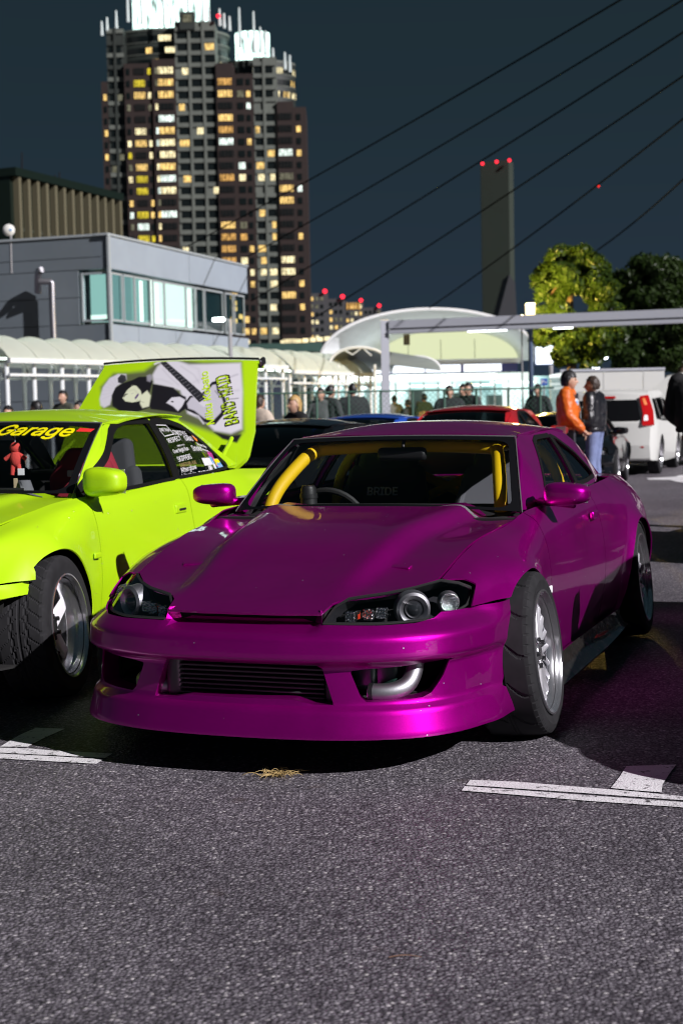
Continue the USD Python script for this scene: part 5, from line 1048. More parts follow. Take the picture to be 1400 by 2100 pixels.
def glow_once(n, c, s):
    if n not in _once: _once[n] = glow(n, c, s)
    return _once[n]
p0, p1 = at(-60, 737, 34)[:2], at(520, 757, 43.5)[:2]
walkway(p0, p1, 12, 2.4, at(0, 738, 34.7)[2], .52, 'long covered walkway with white scalloped membrane roof before the grey building')
p2 = at(700, 765, 50)[:2]; walkway(p1 + (p2 - p1) * .02, p2, 6, 2.4, at(600, 764, 46.5)[2], .62, 'shorter covered walkway with membrane roof left of the white gate post')
# ---------------------------------------------------------------- station hall with its white arch
st = thing('station_hall', 'station hall with a big white arched roof and bright glass front', 'station', (0, 0, 0))
SD = 58.0; gx = lambda px, D=SD: at(px, 740, D)[0]; gz = lambda py, px=880, D=SD: at(px, py, D)[2]
shellm = pbr('white_shell', (.74, .77, .80), .5, var=.06, vscale=1)
def arch(cx, w, zb_, zt_, y, n=49): a = np.linspace(np.pi, 0, n); return np.stack([cx + w * np.cos(a), np.full(n, y), zb_ + (zt_ - zb_) * np.sin(a) ** .92], -1)
oA = arch(gx(880), (gx(1105) - gx(655)) / 2, gz(742), gz(633), SD); oB = arch(gx(918, 62), (gx(1062, 62) - gx(770, 62)) / 2, gz(742, 900, 62), gz(676, 900, 62), 62.5)
for k in range(16): obj(st, 'shell_panel', ribbon(oA[k * 3:k * 3 + 4], oB[k * 3:k * 3 + 4], 4, 5, .06, flip=True), shellm, True)
oC = oA + [.6, 7, .1]; obj(st, 'vault', ribbon(oC, oA, 40, 4, .05, flip=True), shellm, True)
ty_ = Polygon([(p[0], p[2]) for p in oB]); obj(st, 'tympanum', extr(ty_, .1, 'xz', 62.4), glow('lit_tympanum', (.84, .90, .56), .80), False)
for px in (838, 905, 975): obj(st, 'tympanum_joint', bx(gx(px, 62) - .012, gx(px, 62) + .012, 62.36, 62.39, gz(742, 900, 62), gz(676, 900, 62) - .4), pbr_once('joint_grey', (.2, .22, .16), .7), False)
obj(st, 'sill_band', bx(gx(770, 61), gx(1070, 61), 61.5, 62.3, gz(746, 900, 61), gz(736, 900, 61)), shellm, False)
obj(st, 'sign_band', bx(gx(700, 61), gx(1062, 61), 61.2, 61.45, gz(764, 900, 61), gz(746.5, 900, 61)), pbr('navy_band', (.012, .022, .12), .3), False)
sg = glow('lit_sign', (.88, .94, 1.0), 1.6)
for l, r in ((715, 800), (804, 870), (873, 944), (951, 1028)): obj(st, 'sign_panel', bx(gx(l, 61), gx(r, 61), 61.05, 61.18, gz(763, 900, 61), gz(748, 900, 61)), sg, False)
obj(st, 'canopy_edge', bx(gx(640, 60.5), gx(1090, 60.5), 60.2, 61.1, gz(782, 900, 60.5), gz(767, 900, 60.5)), glow('lit_soffit', (.86, 1.0, .94), 1.05), False)
obj(st, 'strip_light', bx(gx(655, 60), gx(1016, 60), 59.9, 60.1, gz(778, 900, 60), gz(768, 900, 60)), glow('strip_light', (.92, 1.0, .98), 4.0), False)
hall = mat('hall_interior', {'tc': ('texture_coordinate', {}), 'mp': ('mapping', {'scale': (.55, .5, .35)}), 'n': ('noise_texture', {'scale': 1.0, 'detail': 4.0}), 'r': ('rgb_ramp', {'ramp': [(.32, (.10, .20, .20)), (.5, (.34, .52, .50)), (.66, (.80, .96, .90))]}), 'e': ('emission', {'strength': 2.0})}, [('tc.object', 'mp.vector'), ('mp.vector', 'n.vector'), ('n.fac', 'r.fac'), ('r.color', 'e.color')], surface='e.emission')
obj(st, 'back_wall', bx(gx(500, 66), gx(1130, 66), 66, 66.3, -.1, gz(775, 900, 66)), hall, False)
for k, (l, r, y) in enumerate([(545, 610, 792), (645, 700, 790), (720, 800, 791), (830, 930, 789), (940, 1010, 789), (1005, 1052, 784), (1052, 1100, 785), (760, 830, 799)]): obj(st, 'ceiling_tube', bx(gx(l, 64), gx(r, 64), 63 + .2 * k, 63.1 + .2 * k, gz(y + 3, 900, 63.5), gz(y, 900, 63.5)), glow_once('ceiling_tube', (.9, 1, .97), 3.0), False)
for px in np.arange(520, 1130, 29): obj(st, 'glazing_bar', bx(gx(px, 61.8) - .03, gx(px, 61.8) + .03, 61.75, 61.85, 0, gz(783, 900, 61.8)), whitem, False)
for px, w in ((733, .5), (590, .35), (1040, .4)): obj(st, 'lit_pillar', bx(gx(px, 63.9) - w / 2, gx(px, 63.9) + w / 2, 63.8, 64.2, 0, gz(782, 900, 64)), glow_once('lit_pillar', (.85, 1, .97), 1.3), False)
for l, r, t, bb in ((838, 866, 800, 850), (925, 960, 806, 850), (1000, 1035, 812, 850), (640, 668, 806, 850)): obj(st, 'kiosk', bx(gx(l, 64), gx(r, 64), 64.3, 65, 0, gz(t, 900, 64)), pbr_once('kiosk_grey', (.10, .15, .15), .6), False)
obj(st, 'green_hoarding', bx(gx(596, 57), gx(636, 57), 56.9, 57.1, 0, gz(778, 620, 57)), pbr('dark_green_board', (.006, .02, .010), .6), False)
obj(st, 'blue_hoarding', bx(gx(528, 57), gx(594, 57), 57.2, 57.4, 0, gz(772, 560, 57)), pbr('slate_blue_board', (.03, .04, .065), .5), False)
# little arched canopy beside the gate
sa = thing('arched_canopy', 'small arched glass canopy with white trusses right of the gate post', 'canopy', (0, 0, 0))
fa_ = arch(at(735, 745, 47)[0], at(795, 745, 47)[0] - at(735, 745, 47)[0], at(735, 748, 47)[2], at(735, 712, 47)[2], 47.0); fb_ = fa_ + [2.3, 9, -.0]
obj(sa, 'arch_rib', tube(fa_, .05, 8), whitem, 40); obj(sa, 'arch_rib', tube(fb_, .05, 8), whitem, 40)
obj(sa, 'roof_sheet', ribbon(fb_, fa_, 30, 6, .03, flip=True), pbr('grey_roof_sheet', (.16, .18, .17), .4), True)
for k0, k1 in ((16, 21), (26, 21), (26, 31)): obj(sa, 'strut', cyl(fa_[k0], (fa_[k1] + [0, 0, -.22]), .022, 6), whitem, 40)
for px in (693, 768): obj(sa, 'column', cyl((at(px, 760, 47)[0], 47, 0), (at(px, 760, 47)[0], 47, at(735, 748, 47)[2]), .05, 8), whitem, 40)
# ---------------------------------------------------------------- gate: post and long beam
gt = thing('portal_frame', 'long white portal beam on a thick square post before the station', 'frame', (0, 0, 0))
ga, gb2 = at(780, 656, 40), at(1500, 622, 37.2); d = (gb2 - ga)[:2]; L = np.linalg.norm(d); d /= L; nn = np.array([d[1], -d[0]])
zg = at(800, 657, 40)[2]
whiteb = pbr('white_beam', (.46, .48, .53), .4)
obj(gt, 'post', bx(ga[0], ga[0] + .225, 40, 40.25, 0, zg + .03), whiteb, False)
obj(gt, 'beam', obx(ga, d, nn, .23, L, -.30, 0, zg - .215, zg), whiteb, False); obj(gt, 'beam_shadow_gap', obx(ga, d, nn, .23, L, -.30, -.05, zg - .26, zg - .217), M['trim'], False); obj(gt, 'lower_beam', obx(ga, d, nn, .23, L, -.28, .02, zg - .36, zg - .262), whiteb, False)
for px in (960, 1000, 1130): u = (at(px, 665, 38.8)[0] - ga[0]) / d[0]; obj(gt, 'downlight', obx(ga, d, nn, u, u + .5, -.2, -.1, zg - .39, zg - .362), glow_once('downlight', (.9, .95, 1), 5.0), False)
obj(gt, 'hanging_sign', bx(at(828, 690, 40)[0], at(841, 690, 40)[0], 40.3, 40.36, at(835, 706, 40)[2], at(835, 684, 40)[2]), pbr('grey_sign', (.10, .11, .12), .5), False)
# green roofed hall between tower and arch
gr_ = thing('green_roof_hall', 'low hall with a green copper roof and a lit cornice below the tower', 'building', (0, 0, 0))
obj(gr_, 'roof', bx(at(470, 720, 80)[0], at(660, 720, 80)[0], 80, 90, at(560, 722, 80)[2], at(560, 704, 80)[2]), pbr('copper_green', (.03, .075, .06), .6, var=.3, vscale=.8), False); obj(gr_, 'wall', bx(at(470, 740, 80)[0], at(660, 740, 80)[0], 80.2, 90, 0, at(560, 722.5, 80)[2]), pbr_once('hall_wall', (.02, .03, .03), .6), False)
for k in range(7): obj(gr_, 'lit_cornice', bx(at(575 + k * 15, 700, 82)[0], at(587 + k * 15, 700, 82)[0], 82, 82.2, at(560, 706 - k * 1, 82)[2], at(560, 698 - k * 1, 82)[2]), WIN['cream'], False)
# ---------------------------------------------------------------- chain link fence
fe = thing('chain_link_fence', 'green chain link fence with round posts along the far edge of the car park', 'fence', (0, 0, 0))
FY = 28.5; fx0, fx1 = at(190, 800, FY)[0], at(1135, 800, FY)[0]; ft = at(600, 806, FY)[2]
fgm = pbr('fence_green', (.05, .12, .085), .5)
for x in np.arange(fx0, fx1 + .01, .62): obj(fe, 'post', cyl((x, FY, 0), (x, FY, ft + .02), .024, 8), fgm, 40)
for z in (ft, ft - .62, .08): obj(fe, 'rail', cyl((fx0, FY - .026, z), (fx1, FY - .026, z), .017, 8), fgm, 40)
wires = []
for s in (-1, 1):
    for x in np.arange(fx0 - 1.6, fx1 + 1.6, .10):
        xa, xb, za, zb2 = x, x + s * (ft - .1), .1, ft
        ta, tb = (0.0, 1.0); lo, hi = (fx0 - xa) / (xb - xa), (fx1 - xa) / (xb - xa); lo, hi = min(lo, hi), max(lo, hi); ta, tb = max(ta, lo), min(tb, hi)
        if tb - ta < .03: continue
        p = lambda t: np.array([xa + (xb - xa) * t, FY + .028 + .004 * s, za + (zb2 - za) * t]); a, b = p(ta), p(tb); o = np.array([.0017, 0, -.0017 * s])
        wires.append(trimesh.Trimesh([a - o, a + o, b + o, b - o], [[0, 1, 2], [0, 2, 3]], process=False))
tag(stage.GetPrimAtPath(obj(fe, 'wire_mesh', wires, fgm, False)), kind='stuff')
# ---------------------------------------------------------------- lantern post, sign box, box truck
LANTERN = 7000.0
la = thing('lantern_post', 'tall lantern post with a glowing cylinder lamp beside the round tree', 'lamp', (0, 0, 0)); c = at(1087, 640, 39.0)
obj(la, 'post', cyl((c[0], 39, 0), (c[0], 39, c[2] - .25), .075, 14, .06), pbr('blue_grey_post', (.06, .09, .15), .4), 40); obj(la, 'lantern', cyl((c[0], 39, c[2] - .22), (c[0], 39, c[2] + .22), .125, 24), mat('lantern_glass', {'t': ('transparent_bsdf', {'color': (.9, .88, .8)}), 'e': ('emission', {'color': (1.0, .78, .40), 'strength': 1.9}), 'a': ('add_closure', {})}, [('t.BSDF', 'a.closure1'), ('e.emission', 'a.closure2')], surface='a.closure'), 40)
bulb = UsdLux.SphereLight.Define(stage, la + '/bulb'); bulb.AddTranslateOp().Set(Gf.Vec3d(float(c[0]), 39.0, float(c[2]))); bulb.CreateRadiusAttr(.08); bulb.CreateIntensityAttr(LANTERN); bulb.CreateColorAttr(Gf.Vec3f(1.0, .68, .16))
obj(la, 'lantern_cap', cyl((c[0], 39, c[2] + .222), (c[0], 39, c[2] + .25), .135, 24), M['grey_trim'], 40); obj(la, 'side_pole', cyl((c[0] - .22, 39.1, 0), (c[0] - .22, 39.1, c[2] - .05), .022, 8), M['grey_trim'], 40)
sb = thing('sign_box', 'bright square light box sign on a post under the round tree', 'sign', (0, 0, 0)); l, r = at(1100, 722, 43)[0], at(1146, 722, 43)[0]
obj(sb, 'light_box', bx(l, r, 43, 43.2, at(1120, 746, 43)[2], at(1120, 702, 43)[2]), glow('light_box', (.86, .93, 1.0), 2.2), False); obj(sb, 'frame', bx(l - .03, r + .03, 43.21, 43.3, at(1120, 748, 43)[2], at(1120, 700, 43)[2]), pbr('navy_frame', (.03, .05, .18), .4), False); obj(sb, 'post', cyl(((l + r) / 2 + .1, 43.1, 0), ((l + r) / 2 + .1, 43.1, at(1120, 748, 43)[2]), .06, 8), M['grey_trim'], 40)
ps = thing('parking_sign', 'small square blue sign with white marks by the fence', 'sign', (0, 0, 0)); c = at(1115, 783, 33); obj(ps, 'plate', T(rbox((.155, .012, .155), .004), c), pbr('blue_sign', (.03, .10, .42), .4), 40); g = text_poly('P', .09, True); obj(ps, 'letter', extr(affinity.translate(g, c[0] - .075, c[2] - .045), .003, 'xz', 32.986), M['vinyl_white'], False); g = text_poly('→', .05, True); obj(ps, 'arrow', extr(affinity.translate(g, c[0] + .0, c[2] - .03), .003, 'xz', 32.986), M['vinyl_white'], False); obj(ps, 'post', cyl((c[0], 33.03, 0), (c[0], 33.03, c[2]), .02, 8), M['grey_trim'], 40)
bt = thing('box_trailer', 'long plain white box trailer standing below the dark trees', 'trailer', (0, 0, 0)); ey = 37.0; zz0, zz1 = .75, at(1250, 758, ey)[2]
for l, r in ((1150, 1236), (1237, 1318), (1319, 1362)): obj(bt, 'side_panel', bx(at(l, 770, ey)[0], at(r, 770, ey)[0], ey, ey + .08, zz0, zz1 - .03), M['white_paint'], False)
obj(bt, 'body', bx(at(1150, 770, ey)[0] + .02, at(1362, 770, ey)[0] - .02, ey + .081, ey + 2.2, zz0, zz1 - .05), M['white_paint'], False); obj(bt, 'top_rail', bx(at(1149, 770, ey)[0], at(1363, 770, ey)[0], ey - .03, ey + .1, zz1 - .028, zz1 + .03), whiteb, False)
for px in (1190, 1330): obj(bt, 'wheel', T(cyl((0, -.12, 0), (0, .12, 0), .4, 24), (at(px, 800, ey)[0], ey + .3, .4)), M['tyre'], 40)
for px, py, r in ((1237, 697, .075), (1239, 720, .06), (1241, 732, .075), (1233, 668, .04), (1252, 673, .05)):
    solo('distant_lamp', T(trimesh.creation.icosphere(2, r), at(px, py, 47)), glow_once('distant_lamp', (.82, .92, 1), 8.0), {697: 'large upper', 720: 'smaller middle', 732: 'large lower', 668: 'tiny top left', 673: 'tiny top right'}[py] + ' white lamp of the cluster shining through the round tree', 'lamp', 'lamps behind the round tree', True)
solo('lit_kiosk_strip', bx(at(1196, 750, 47)[0], at(1228, 750, 47)[0], 47, 47.2, at(1210, 756, 47)[2], at(1210, 747, 47)[2]), glow_once('distant_lamp', (.82, .92, 1), 8.0), 'white strip of light low behind the round tree trunk', 'light', smooth=False)
# ---------------------------------------------------------------- overhead cables
cm = pbr('cable_black', (.0015, .002, .0025), .9, spec=.05)
for (a, b, da, db, nm) in (((380, 507), (1290, -12), 58, 34, 'topmost'), ((505, 527), (1430, -20), 58, 34, 'second from the top'), ((515, 617), (1450, 33), 58, 34, 'third from the top'), ((638, 656), (1450, 121), 58, 34, 'fourth from the top'), ((880, 631), (1450, 204), 55, 34, 'fifth from the top, ending over the arch'), ((1225, 512), (1450, 320), 46, 34, 'lowest, ending behind the round tree')):
    A, B = at(*a, da), at(*b, db); t = np.linspace(0, 1, 24)[:, None]; p = A * (1 - t) + B * t; p[:, 2] -= .10 * 4 * (t * (1 - t))[:, 0]
    solo('overhead_cable', tube(p, .022, 6), cm, f'black overhead cable, {nm}, slanting across the night sky', 'cable', 'parallel cables across the sky')
# ---------------------------------------------------------------- trees
def leafmat(name, c, tr):
    c = np.array(c)
    return mat(name, {'g': ('geometry', {}), 'r': ('rgb_ramp', {'ramp': [(0, tuple(c * .55)), (.6, tuple(c)), (1, tuple(c * 1.6))]}), 'd': ('diffuse_bsdf', {}), 't': ('translucent_bsdf', {'color': tr}), 'x': ('mix_closure', {'fac': .35}), 'gl': ('glossy_bsdf', {'color': (1, 1, 1), 'roughness': .35}), 'x2': ('mix_closure', {'fac': .012})},
               [('g.random_per_island', 'r.fac'), ('r.color', 'd.color'), ('d.BSDF', 'x.closure1'), ('t.BSDF', 'x.closure2'), ('x.closure', 'x2.closure1'), ('gl.BSDF', 'x2.closure2')], surface='x2.closure')
bark = pbr('bark', (.10, .065, .045), .9, var=.3, vscale=9, bump=(30, .8, .01))
def leaves(blobs, n, size, seed):
    r = np.random.default_rng(seed); vol = np.array([b[1][0] * b[1][1] * b[1][2] for b in blobs]) ** .67; k = r.choice(len(blobs), n, p=vol / vol.sum())
    c = np.array([b[0] for b in blobs])[k]; s = np.array([b[1] for b in blobs])[k]; u = r.normal(size=(n, 3)); u /= np.linalg.norm(u, axis=1, keepdims=True)
    p = c + u * s * (1 - .75 * r.random((n, 1)) ** 1.4) + r.normal(0, size * .5, (n, 3)); nrm = u + r.normal(0, .55, (n, 3)); nrm /= np.linalg.norm(nrm, axis=1, keepdims=True)
    a = np.cross(nrm, r.normal(size=(n, 3))); a /= np.linalg.norm(a, axis=1, keepdims=True); b = np.cross(nrm, a); L = size * r.uniform(.6, 1.3, (n, 1)); W = L * .45
    v = np.stack([p - a * L, p - b * W + nrm * L * .12, p + a * L, p + b * W + nrm * L * .12], 1).reshape(-1, 3); i = 4 * np.arange(n)[:, None]
    return trimesh.Trimesh(v, np.vstack([i + [0, 1, 2], i + [0, 2, 3]]), process=False)
def tree(label, D, tufts, n, size, lm, trunk, seed):
    t = thing('tree', label, 'tree', (0, 0, 0)); k = D / FOC; r = np.random.default_rng(seed + 50); bl = []
    for px, py, w, h in tufts:
        c = at(px, py, D); big = np.array([w * k, w * k * .9, h * k])
        for _ in range(max(5, int(w * h / 95))):
            u = r.normal(size=3); u /= np.linalg.norm(u); q = c + u * big * r.uniform(.45, .86); s = r.uniform(.16, .34) * min(w, h) * k; bl.append((q, np.array([s * 1.25, s * 1.25, s * .75])))
    obj(t, 'crown', leaves(bl, n, size, seed), lm, False)
    tp = [at(x, y, D) for x, y in trunk]; tp[0][2] = 0; obj(t, 'trunk', tube(tp, np.linspace(.16, .09, len(tp)), 10), bark, 50)
    for px, py, w, h in tufts:
        c = at(px, py, D)
        if c[2] < tp[-1][2] - .5: continue
        for j in range(3):
            u = r.normal(size=3); e = c + u / np.linalg.norm(u) * np.array([w, w, h]) * k * .7; obj(t, 'limb', tube([tp[-1] - [0, 0, .15], (tp[-1] + e) / 2 + [0, 0, .1], e], [.05, .035, .015], 6), bark, 50)
    return t
lf1, lf2 = leafmat('leaf_green', (.055, .105, .018), (.10, .16, .01)), leafmat('leaf_dark', (.055, .095, .026), (.045, .09, .016))
tree('round topped tree lit yellow by the lantern post', 41.0, [(1176, 555, 82, 58), (1216, 588, 54, 40), (1134, 590, 46, 34), (1160, 676, 70, 52), (1222, 690, 54, 54), (1136, 655, 44, 32), (1185, 728, 58, 34), (1240, 640, 36, 34)], 70000, .085, lf1, [(1176, 900), (1172, 760), (1168, 640), (1166, 570)], 3)
tree('dark broad tree rising behind the portal beam at right', 50.0, [(1330, 580, 84, 62), (1290, 610, 50, 46), (1385, 620, 60, 60), (1330, 690, 100, 56), (1270, 690, 46, 52), (1395, 720, 80, 50)], 52000, .115, lf2, [(1335, 900), (1332, 720), (1330, 600)], 5)
tree('dark tree at the right edge beyond the white van', 46.0, [(1400, 690, 60, 66), (1360, 728, 60, 40), (1290, 735, 46, 34), (1440, 640, 60, 70)], 30000, .115, lf2, [(1400, 900), (1398, 760), (1400, 690)], 9)
# ---------------------------------------------------------------- the other parked cars
def low_car(label, pos, yaw, pmat, zs=1.0, glass='glass_dark', name='parked_car'):
    root = thing(name, label, 'car', mtx=Gf.Matrix4d(1).SetScale(Gf.Vec3d(1, 1, zs)) * Gf.Matrix4d(1).SetRotate(Gf.Rotation(Gf.Vec3d(0, 0, 1), math.degrees(yaw))) * Gf.Matrix4d(1).SetTranslate(Gf.Vec3d(*map(float, pos))))
    C = Coupe(prof=PUR.prof, recess=.03, ridge=.008, nose_min=0, frame=.012)
    kw = dict(R=.31, W=.22, rr=.222, camber=math.radians(1.5), nth=120, dish=.05)
    build_coupe(root, C, pmat, 1, [(.73, kw), (.73, kw)], glass=glass)
    mirror(root, (-.84, .70, .848), (-.735, .835, .884), .1, pmat)
    return root
Y70 = math.radians(70)
BK = low_car('black coupe parked behind the lime coupe, tail to the camera', (.16, 14.9, 0), Y70, M['black_paint'])
low_car('bright blue low car, only its roof showing over the purple coupe', (1.02, 21.6, 0), Y70, M['blue_paint'], 1.02)
low_car('red coupe whose roof shows behind the purple coupe', (2.28, 19.8, 0), Y70, M['red_paint'], 1.085)
clone(BK, 'glossy black sports car standing beside the two men in jackets', (3.33, 22.3, 0), math.radians(-104), scale=(1, 1.06, .99))
clone(BK, 'dark car beyond the right edge whose shadow covers the asphalt', (2.47, 4.88, 0), math.radians(-110), scale=(1, 1, 1.14))
clone(BK, 'dark car beyond the right edge, farther back in the next row', (5.3, 13.9, 0), Y70, scale=(1, 1, 1.12))

def box_car(name, label, cat, pos, yaw, Lf, Lr, Wd, prof, glass_rear, wins, pm, wheel_x, wheel_kw, belt, tumble, tail, roofz):
    """upright car: prof is the side outline (x forwards, z) as a polygon; the body is rounded in plan and leans in above the belt."""
    root = thing(name, label, cat, pos, yaw)
    body = Polygon(prof).buffer(-.06).buffer(.06)
    cut = body
    for wx in wheel_x: cut = cut.difference(Point(wx, wheel_kw['R']).buffer(wheel_kw['R'] + .06, quad_segs=10))
    def fn(x, z):
        xf = np.clip((np.maximum((x - (Lf - .55)) / .55, ((-Lr + .45) - x) / .45)), 0, 1)
        y = Wd / 2 - .10 * xf ** 2 - tumble * np.clip((z - belt) / (roofz - belt), 0, 1) ** 1.15 - .03 * np.clip((belt - .25 - z) / .5, 0, 1) ** 2
        return np.stack([x, y, z], -1)
    W_ = [rnd(w, .03) for w in wins]; hole = shapely.union_all(W_)
    both(root, 'body_side', patch(cut.difference(hole), fn, (.08, .06), .02, flip=True), pm)
    for w in W_: both(root, 'side_window', patch(w.buffer(.005), fn, (.12, .1), 0, flip=True, lift=-.01), M['glass_dark']); both(root, 'window_seal', patch(w.buffer(.005).difference(w.buffer(-.02)), fn, (.08, .06), .005, flip=True, lift=.004), M['rubber'])
    ring = np.asarray(body.segmentize(.10).exterior.coords); up = []
    n = 14; P_ = fn(ring[:, 0], ring[:, 1]); V = []
    for k in range(n + 1):
        s = -1 + 2 * k / n; V.append(np.stack([P_[:, 0], P_[:, 1] * s, P_[:, 2]], -1))
    V = np.array(V); bul = (1 - np.linspace(-1, 1, n + 1) ** 2)[:, None]; cx = (ring[:, 0].max() + ring[:, 0].min()) / 2
    V[:, :, 0] += np.sign(ring[:, 0] - cx) * np.where(np.abs(ring[:, 0] - cx) > (Lf + Lr) * .36, 1, 0) * .07 * bul; V[:, :, 2] += np.where(ring[:, 1] > roofz - .10, .035, 0) * bul
    m_ = V.shape[1]; i, j = np.meshgrid(np.arange(n), np.arange(m_ - 1), indexing='ij'); q = np.stack([i * m_ + j, (i + 1) * m_ + j, (i + 1) * m_ + j + 1, i * m_ + j + 1], -1).reshape(-1, 4)
    f = np.vstack([q[:, [0, 1, 2]], q[:, [0, 2, 3]]]); mm = trimesh.Trimesh(V.reshape(-1, 3), f, process=False)
    if mm.volume < 0: mm = trimesh.Trimesh(mm.vertices, f[:, ::-1], process=False)
    obj(root, 'body_shell', mm, pm, 40)
    tail(root, fn)
    for wx in wheel_x:
        for s in (1, -1): wheel(root, (wx, s * (Wd / 2 - .13), wheel_kw['R']), s, **wheel_kw)
    obj(root, 'floor', bx(-Lr + .3, Lf - .3, -Wd / 2 + .25, Wd / 2 - .25, .22, .5), M['liner'], False)
    return root
kwS = dict(R=.335, W=.215, rr=.215, nth=120, dish=.03, style='five')
def suv_tail(root, fn):
    ry = lambda y, z: np.stack([np.interp(z, [.3, .95, 1.50], [-.955, -.93, -.70]) - .075 * (1 - (y / .8) ** 2) - .018, y, z], -1)
    obj(root, 'rear_window', patch(rnd([(-.62, .98), (.62, .98), (.53, 1.36), (-.53, 1.36)], .05), ry, (.08, .06), .006, flip=True, lift=.012), M['frit'], True)
    obj(root, 'high_brake_light', patch(rnd([(-.16, 1.385), (.16, 1.385), (.15, 1.425), (-.15, 1.425)], .015), ry, (.05, .03), .02, flip=True, lift=.03), M['lens_red'], True)
    for s in (1, -1):
        tl_ = rnd([(s * .64, .90), (s * .85, .90), (s * .82, 1.15), (s * .72, 1.44), (s * .57, 1.42), (s * .645, 1.12)], .02); f2 = lambda y, z: ry(y, z) + np.stack([.04 * sm(.62, .84, np.abs(y)) - .03, 0 * y, 0 * y], -1)
        obj(root, 'tail_light', patch(tl_, f2, (.04, .04), .02, flip=True, lift=.022), M['lens_red'], True)
        obj(root, 'reversing_light', patch(rnd([(s * .66, .98), (s * .74, .98), (s * .72, 1.08), (s * .67, 1.08)], .015), f2, (.04, .04), .01, flip=True, lift=.026), M['vinyl_white'], True)
        obj(root, 'tail_indicator', patch(rnd([(s * .66, 1.26), (s * .71, 1.26), (s * .665, 1.38), (s * .62, 1.38)], .01), f2, (.04, .04), .01, flip=True, lift=.026), M['vinyl_orange'], True)
        obj(root, 'bumper_reflector', T(rbox((.02, .18, .03), .008), (-1.0, s * .58, .52)), M['lens_red'], 40)
    obj(root, 'plate_recess', T(rbox((.02, .36, .14), .01), (-1.02, 0, .80)), M['grey_trim'], 40)
    both(root, 'front_mirror', T(rbox((.12, .18, .14), .04), (1.55, .98, 1.05)), M['white_paint'], 40)
suvp = [(-.93, .28), (-.99, .55), (-.96, .95), (-.74, 1.47), (-.60, 1.52), (.9, 1.54), (1.25, 1.50), (1.95, 1.02), (2.85, .88), (3.45, .72), (3.5, .45), (3.45, .24), (2.6, .22), (.4, .22)]
box_car('parked_suv', 'white compact estate with tall red tail lights, rear to the camera', 'car', (5.10, 27.2, 0), math.radians(70.6), 3.5, .99, 1.74, suvp, None,
        [[(-.66, 1.02), (-.08, .99), (-.10, 1.38), (-.52, 1.38)], [(.0, .985), (.85, .97), (.82, 1.40), (-.02, 1.39)], [(.95, .965), (1.78, .97), (1.32, 1.36), (.92, 1.40)]], M['white_paint'], [0, 2.65], kwS, .95, .17, suv_tail, 1.53)
kwV = dict(R=.345, W=.22, rr=.21, nth=100, dish=.03)
def van_tail(root, fn):
    obj(root, 'rear_window', T(rbox((.04, 1.45, .50), .02), (-1.1, 0, 1.42)), M['frit'], 40)
    both(root, 'tail_light', T(rbox((.06, .12, .55), .02), (-1.09, .82, 1.15)), M['lens_red'], 40)
vanp = [(-1.05, .30), (-1.10, .9), (-1.06, 1.75), (-.95, 1.93), (2.2, 1.95), (2.7, 1.85), (3.55, 1.15), (3.75, .95), (3.8, .35), (2.9, .25), (.5, .25)]
box_car('parked_van', 'big white van with long dark side windows behind the white estate', 'van', (9.6, 30.6, 0), math.radians(168), 3.8, 1.1, 1.85, vanp, None,
        [[(-.85, 1.12), (.45, 1.12), (.45, 1.68), (-.80, 1.68)], [(.55, 1.12), (1.75, 1.12), (1.75, 1.68), (.55, 1.68)], [(1.88, 1.12), (2.95, 1.12), (2.55, 1.62), (1.88, 1.68)]], M['white_paint'], [0, 2.7], kwV, 1.0, .14, van_tail, 1.95)

# ---------------------------------------------------------------- people
MS = manifold3d.Manifold
def bones(chain):
    out = []
    for a, b in chain:
        out.append(MS.batch_hull([MS.sphere(a[3], 14).translate([float(x) for x in a[:3]]), MS.sphere(b[3], 14).translate([float(x) for x in b[:3]])]))
    return out
def flesh(parts, edge=.03, it=10, wr=0.0, seed=0, fr=9.0):
    m = man(MS.batch_boolean(parts, manifold3d.OpType.Add).refine_to_length(edge)); m.merge_vertices(); trimesh.smoothing.filter_taubin(m, .5, -.52, it)
    if wr:
        n = m.vertex_normals; p = m.vertices
        w = np.abs(meshkit.fbm(p * [fr * 1.3, fr * 1.3, fr * 2.2], 3, seed) - .5) * 2; m = trimesh.Trimesh(p + n * ((.35 - w)[:, None] * wr), m.faces, process=False)
    return m
SKIN = pbr('skin', (.50, .30, .21), .5, subsurface_weight=.15, subsurface_scale=.01); HAIRB = pbr('black_hair', (.010, .009, .010), .45); HAIRBR = pbr('dark_brown_hair', (.035, .022, .015), .5); HAIRBL = pbr('blond_hair', (.42, .27, .10), .5)
def cloth(name, c, r=.75, **k): return pbr(name, c, r, var=.2, vscale=9, bump=(26, .6, .012), **k)
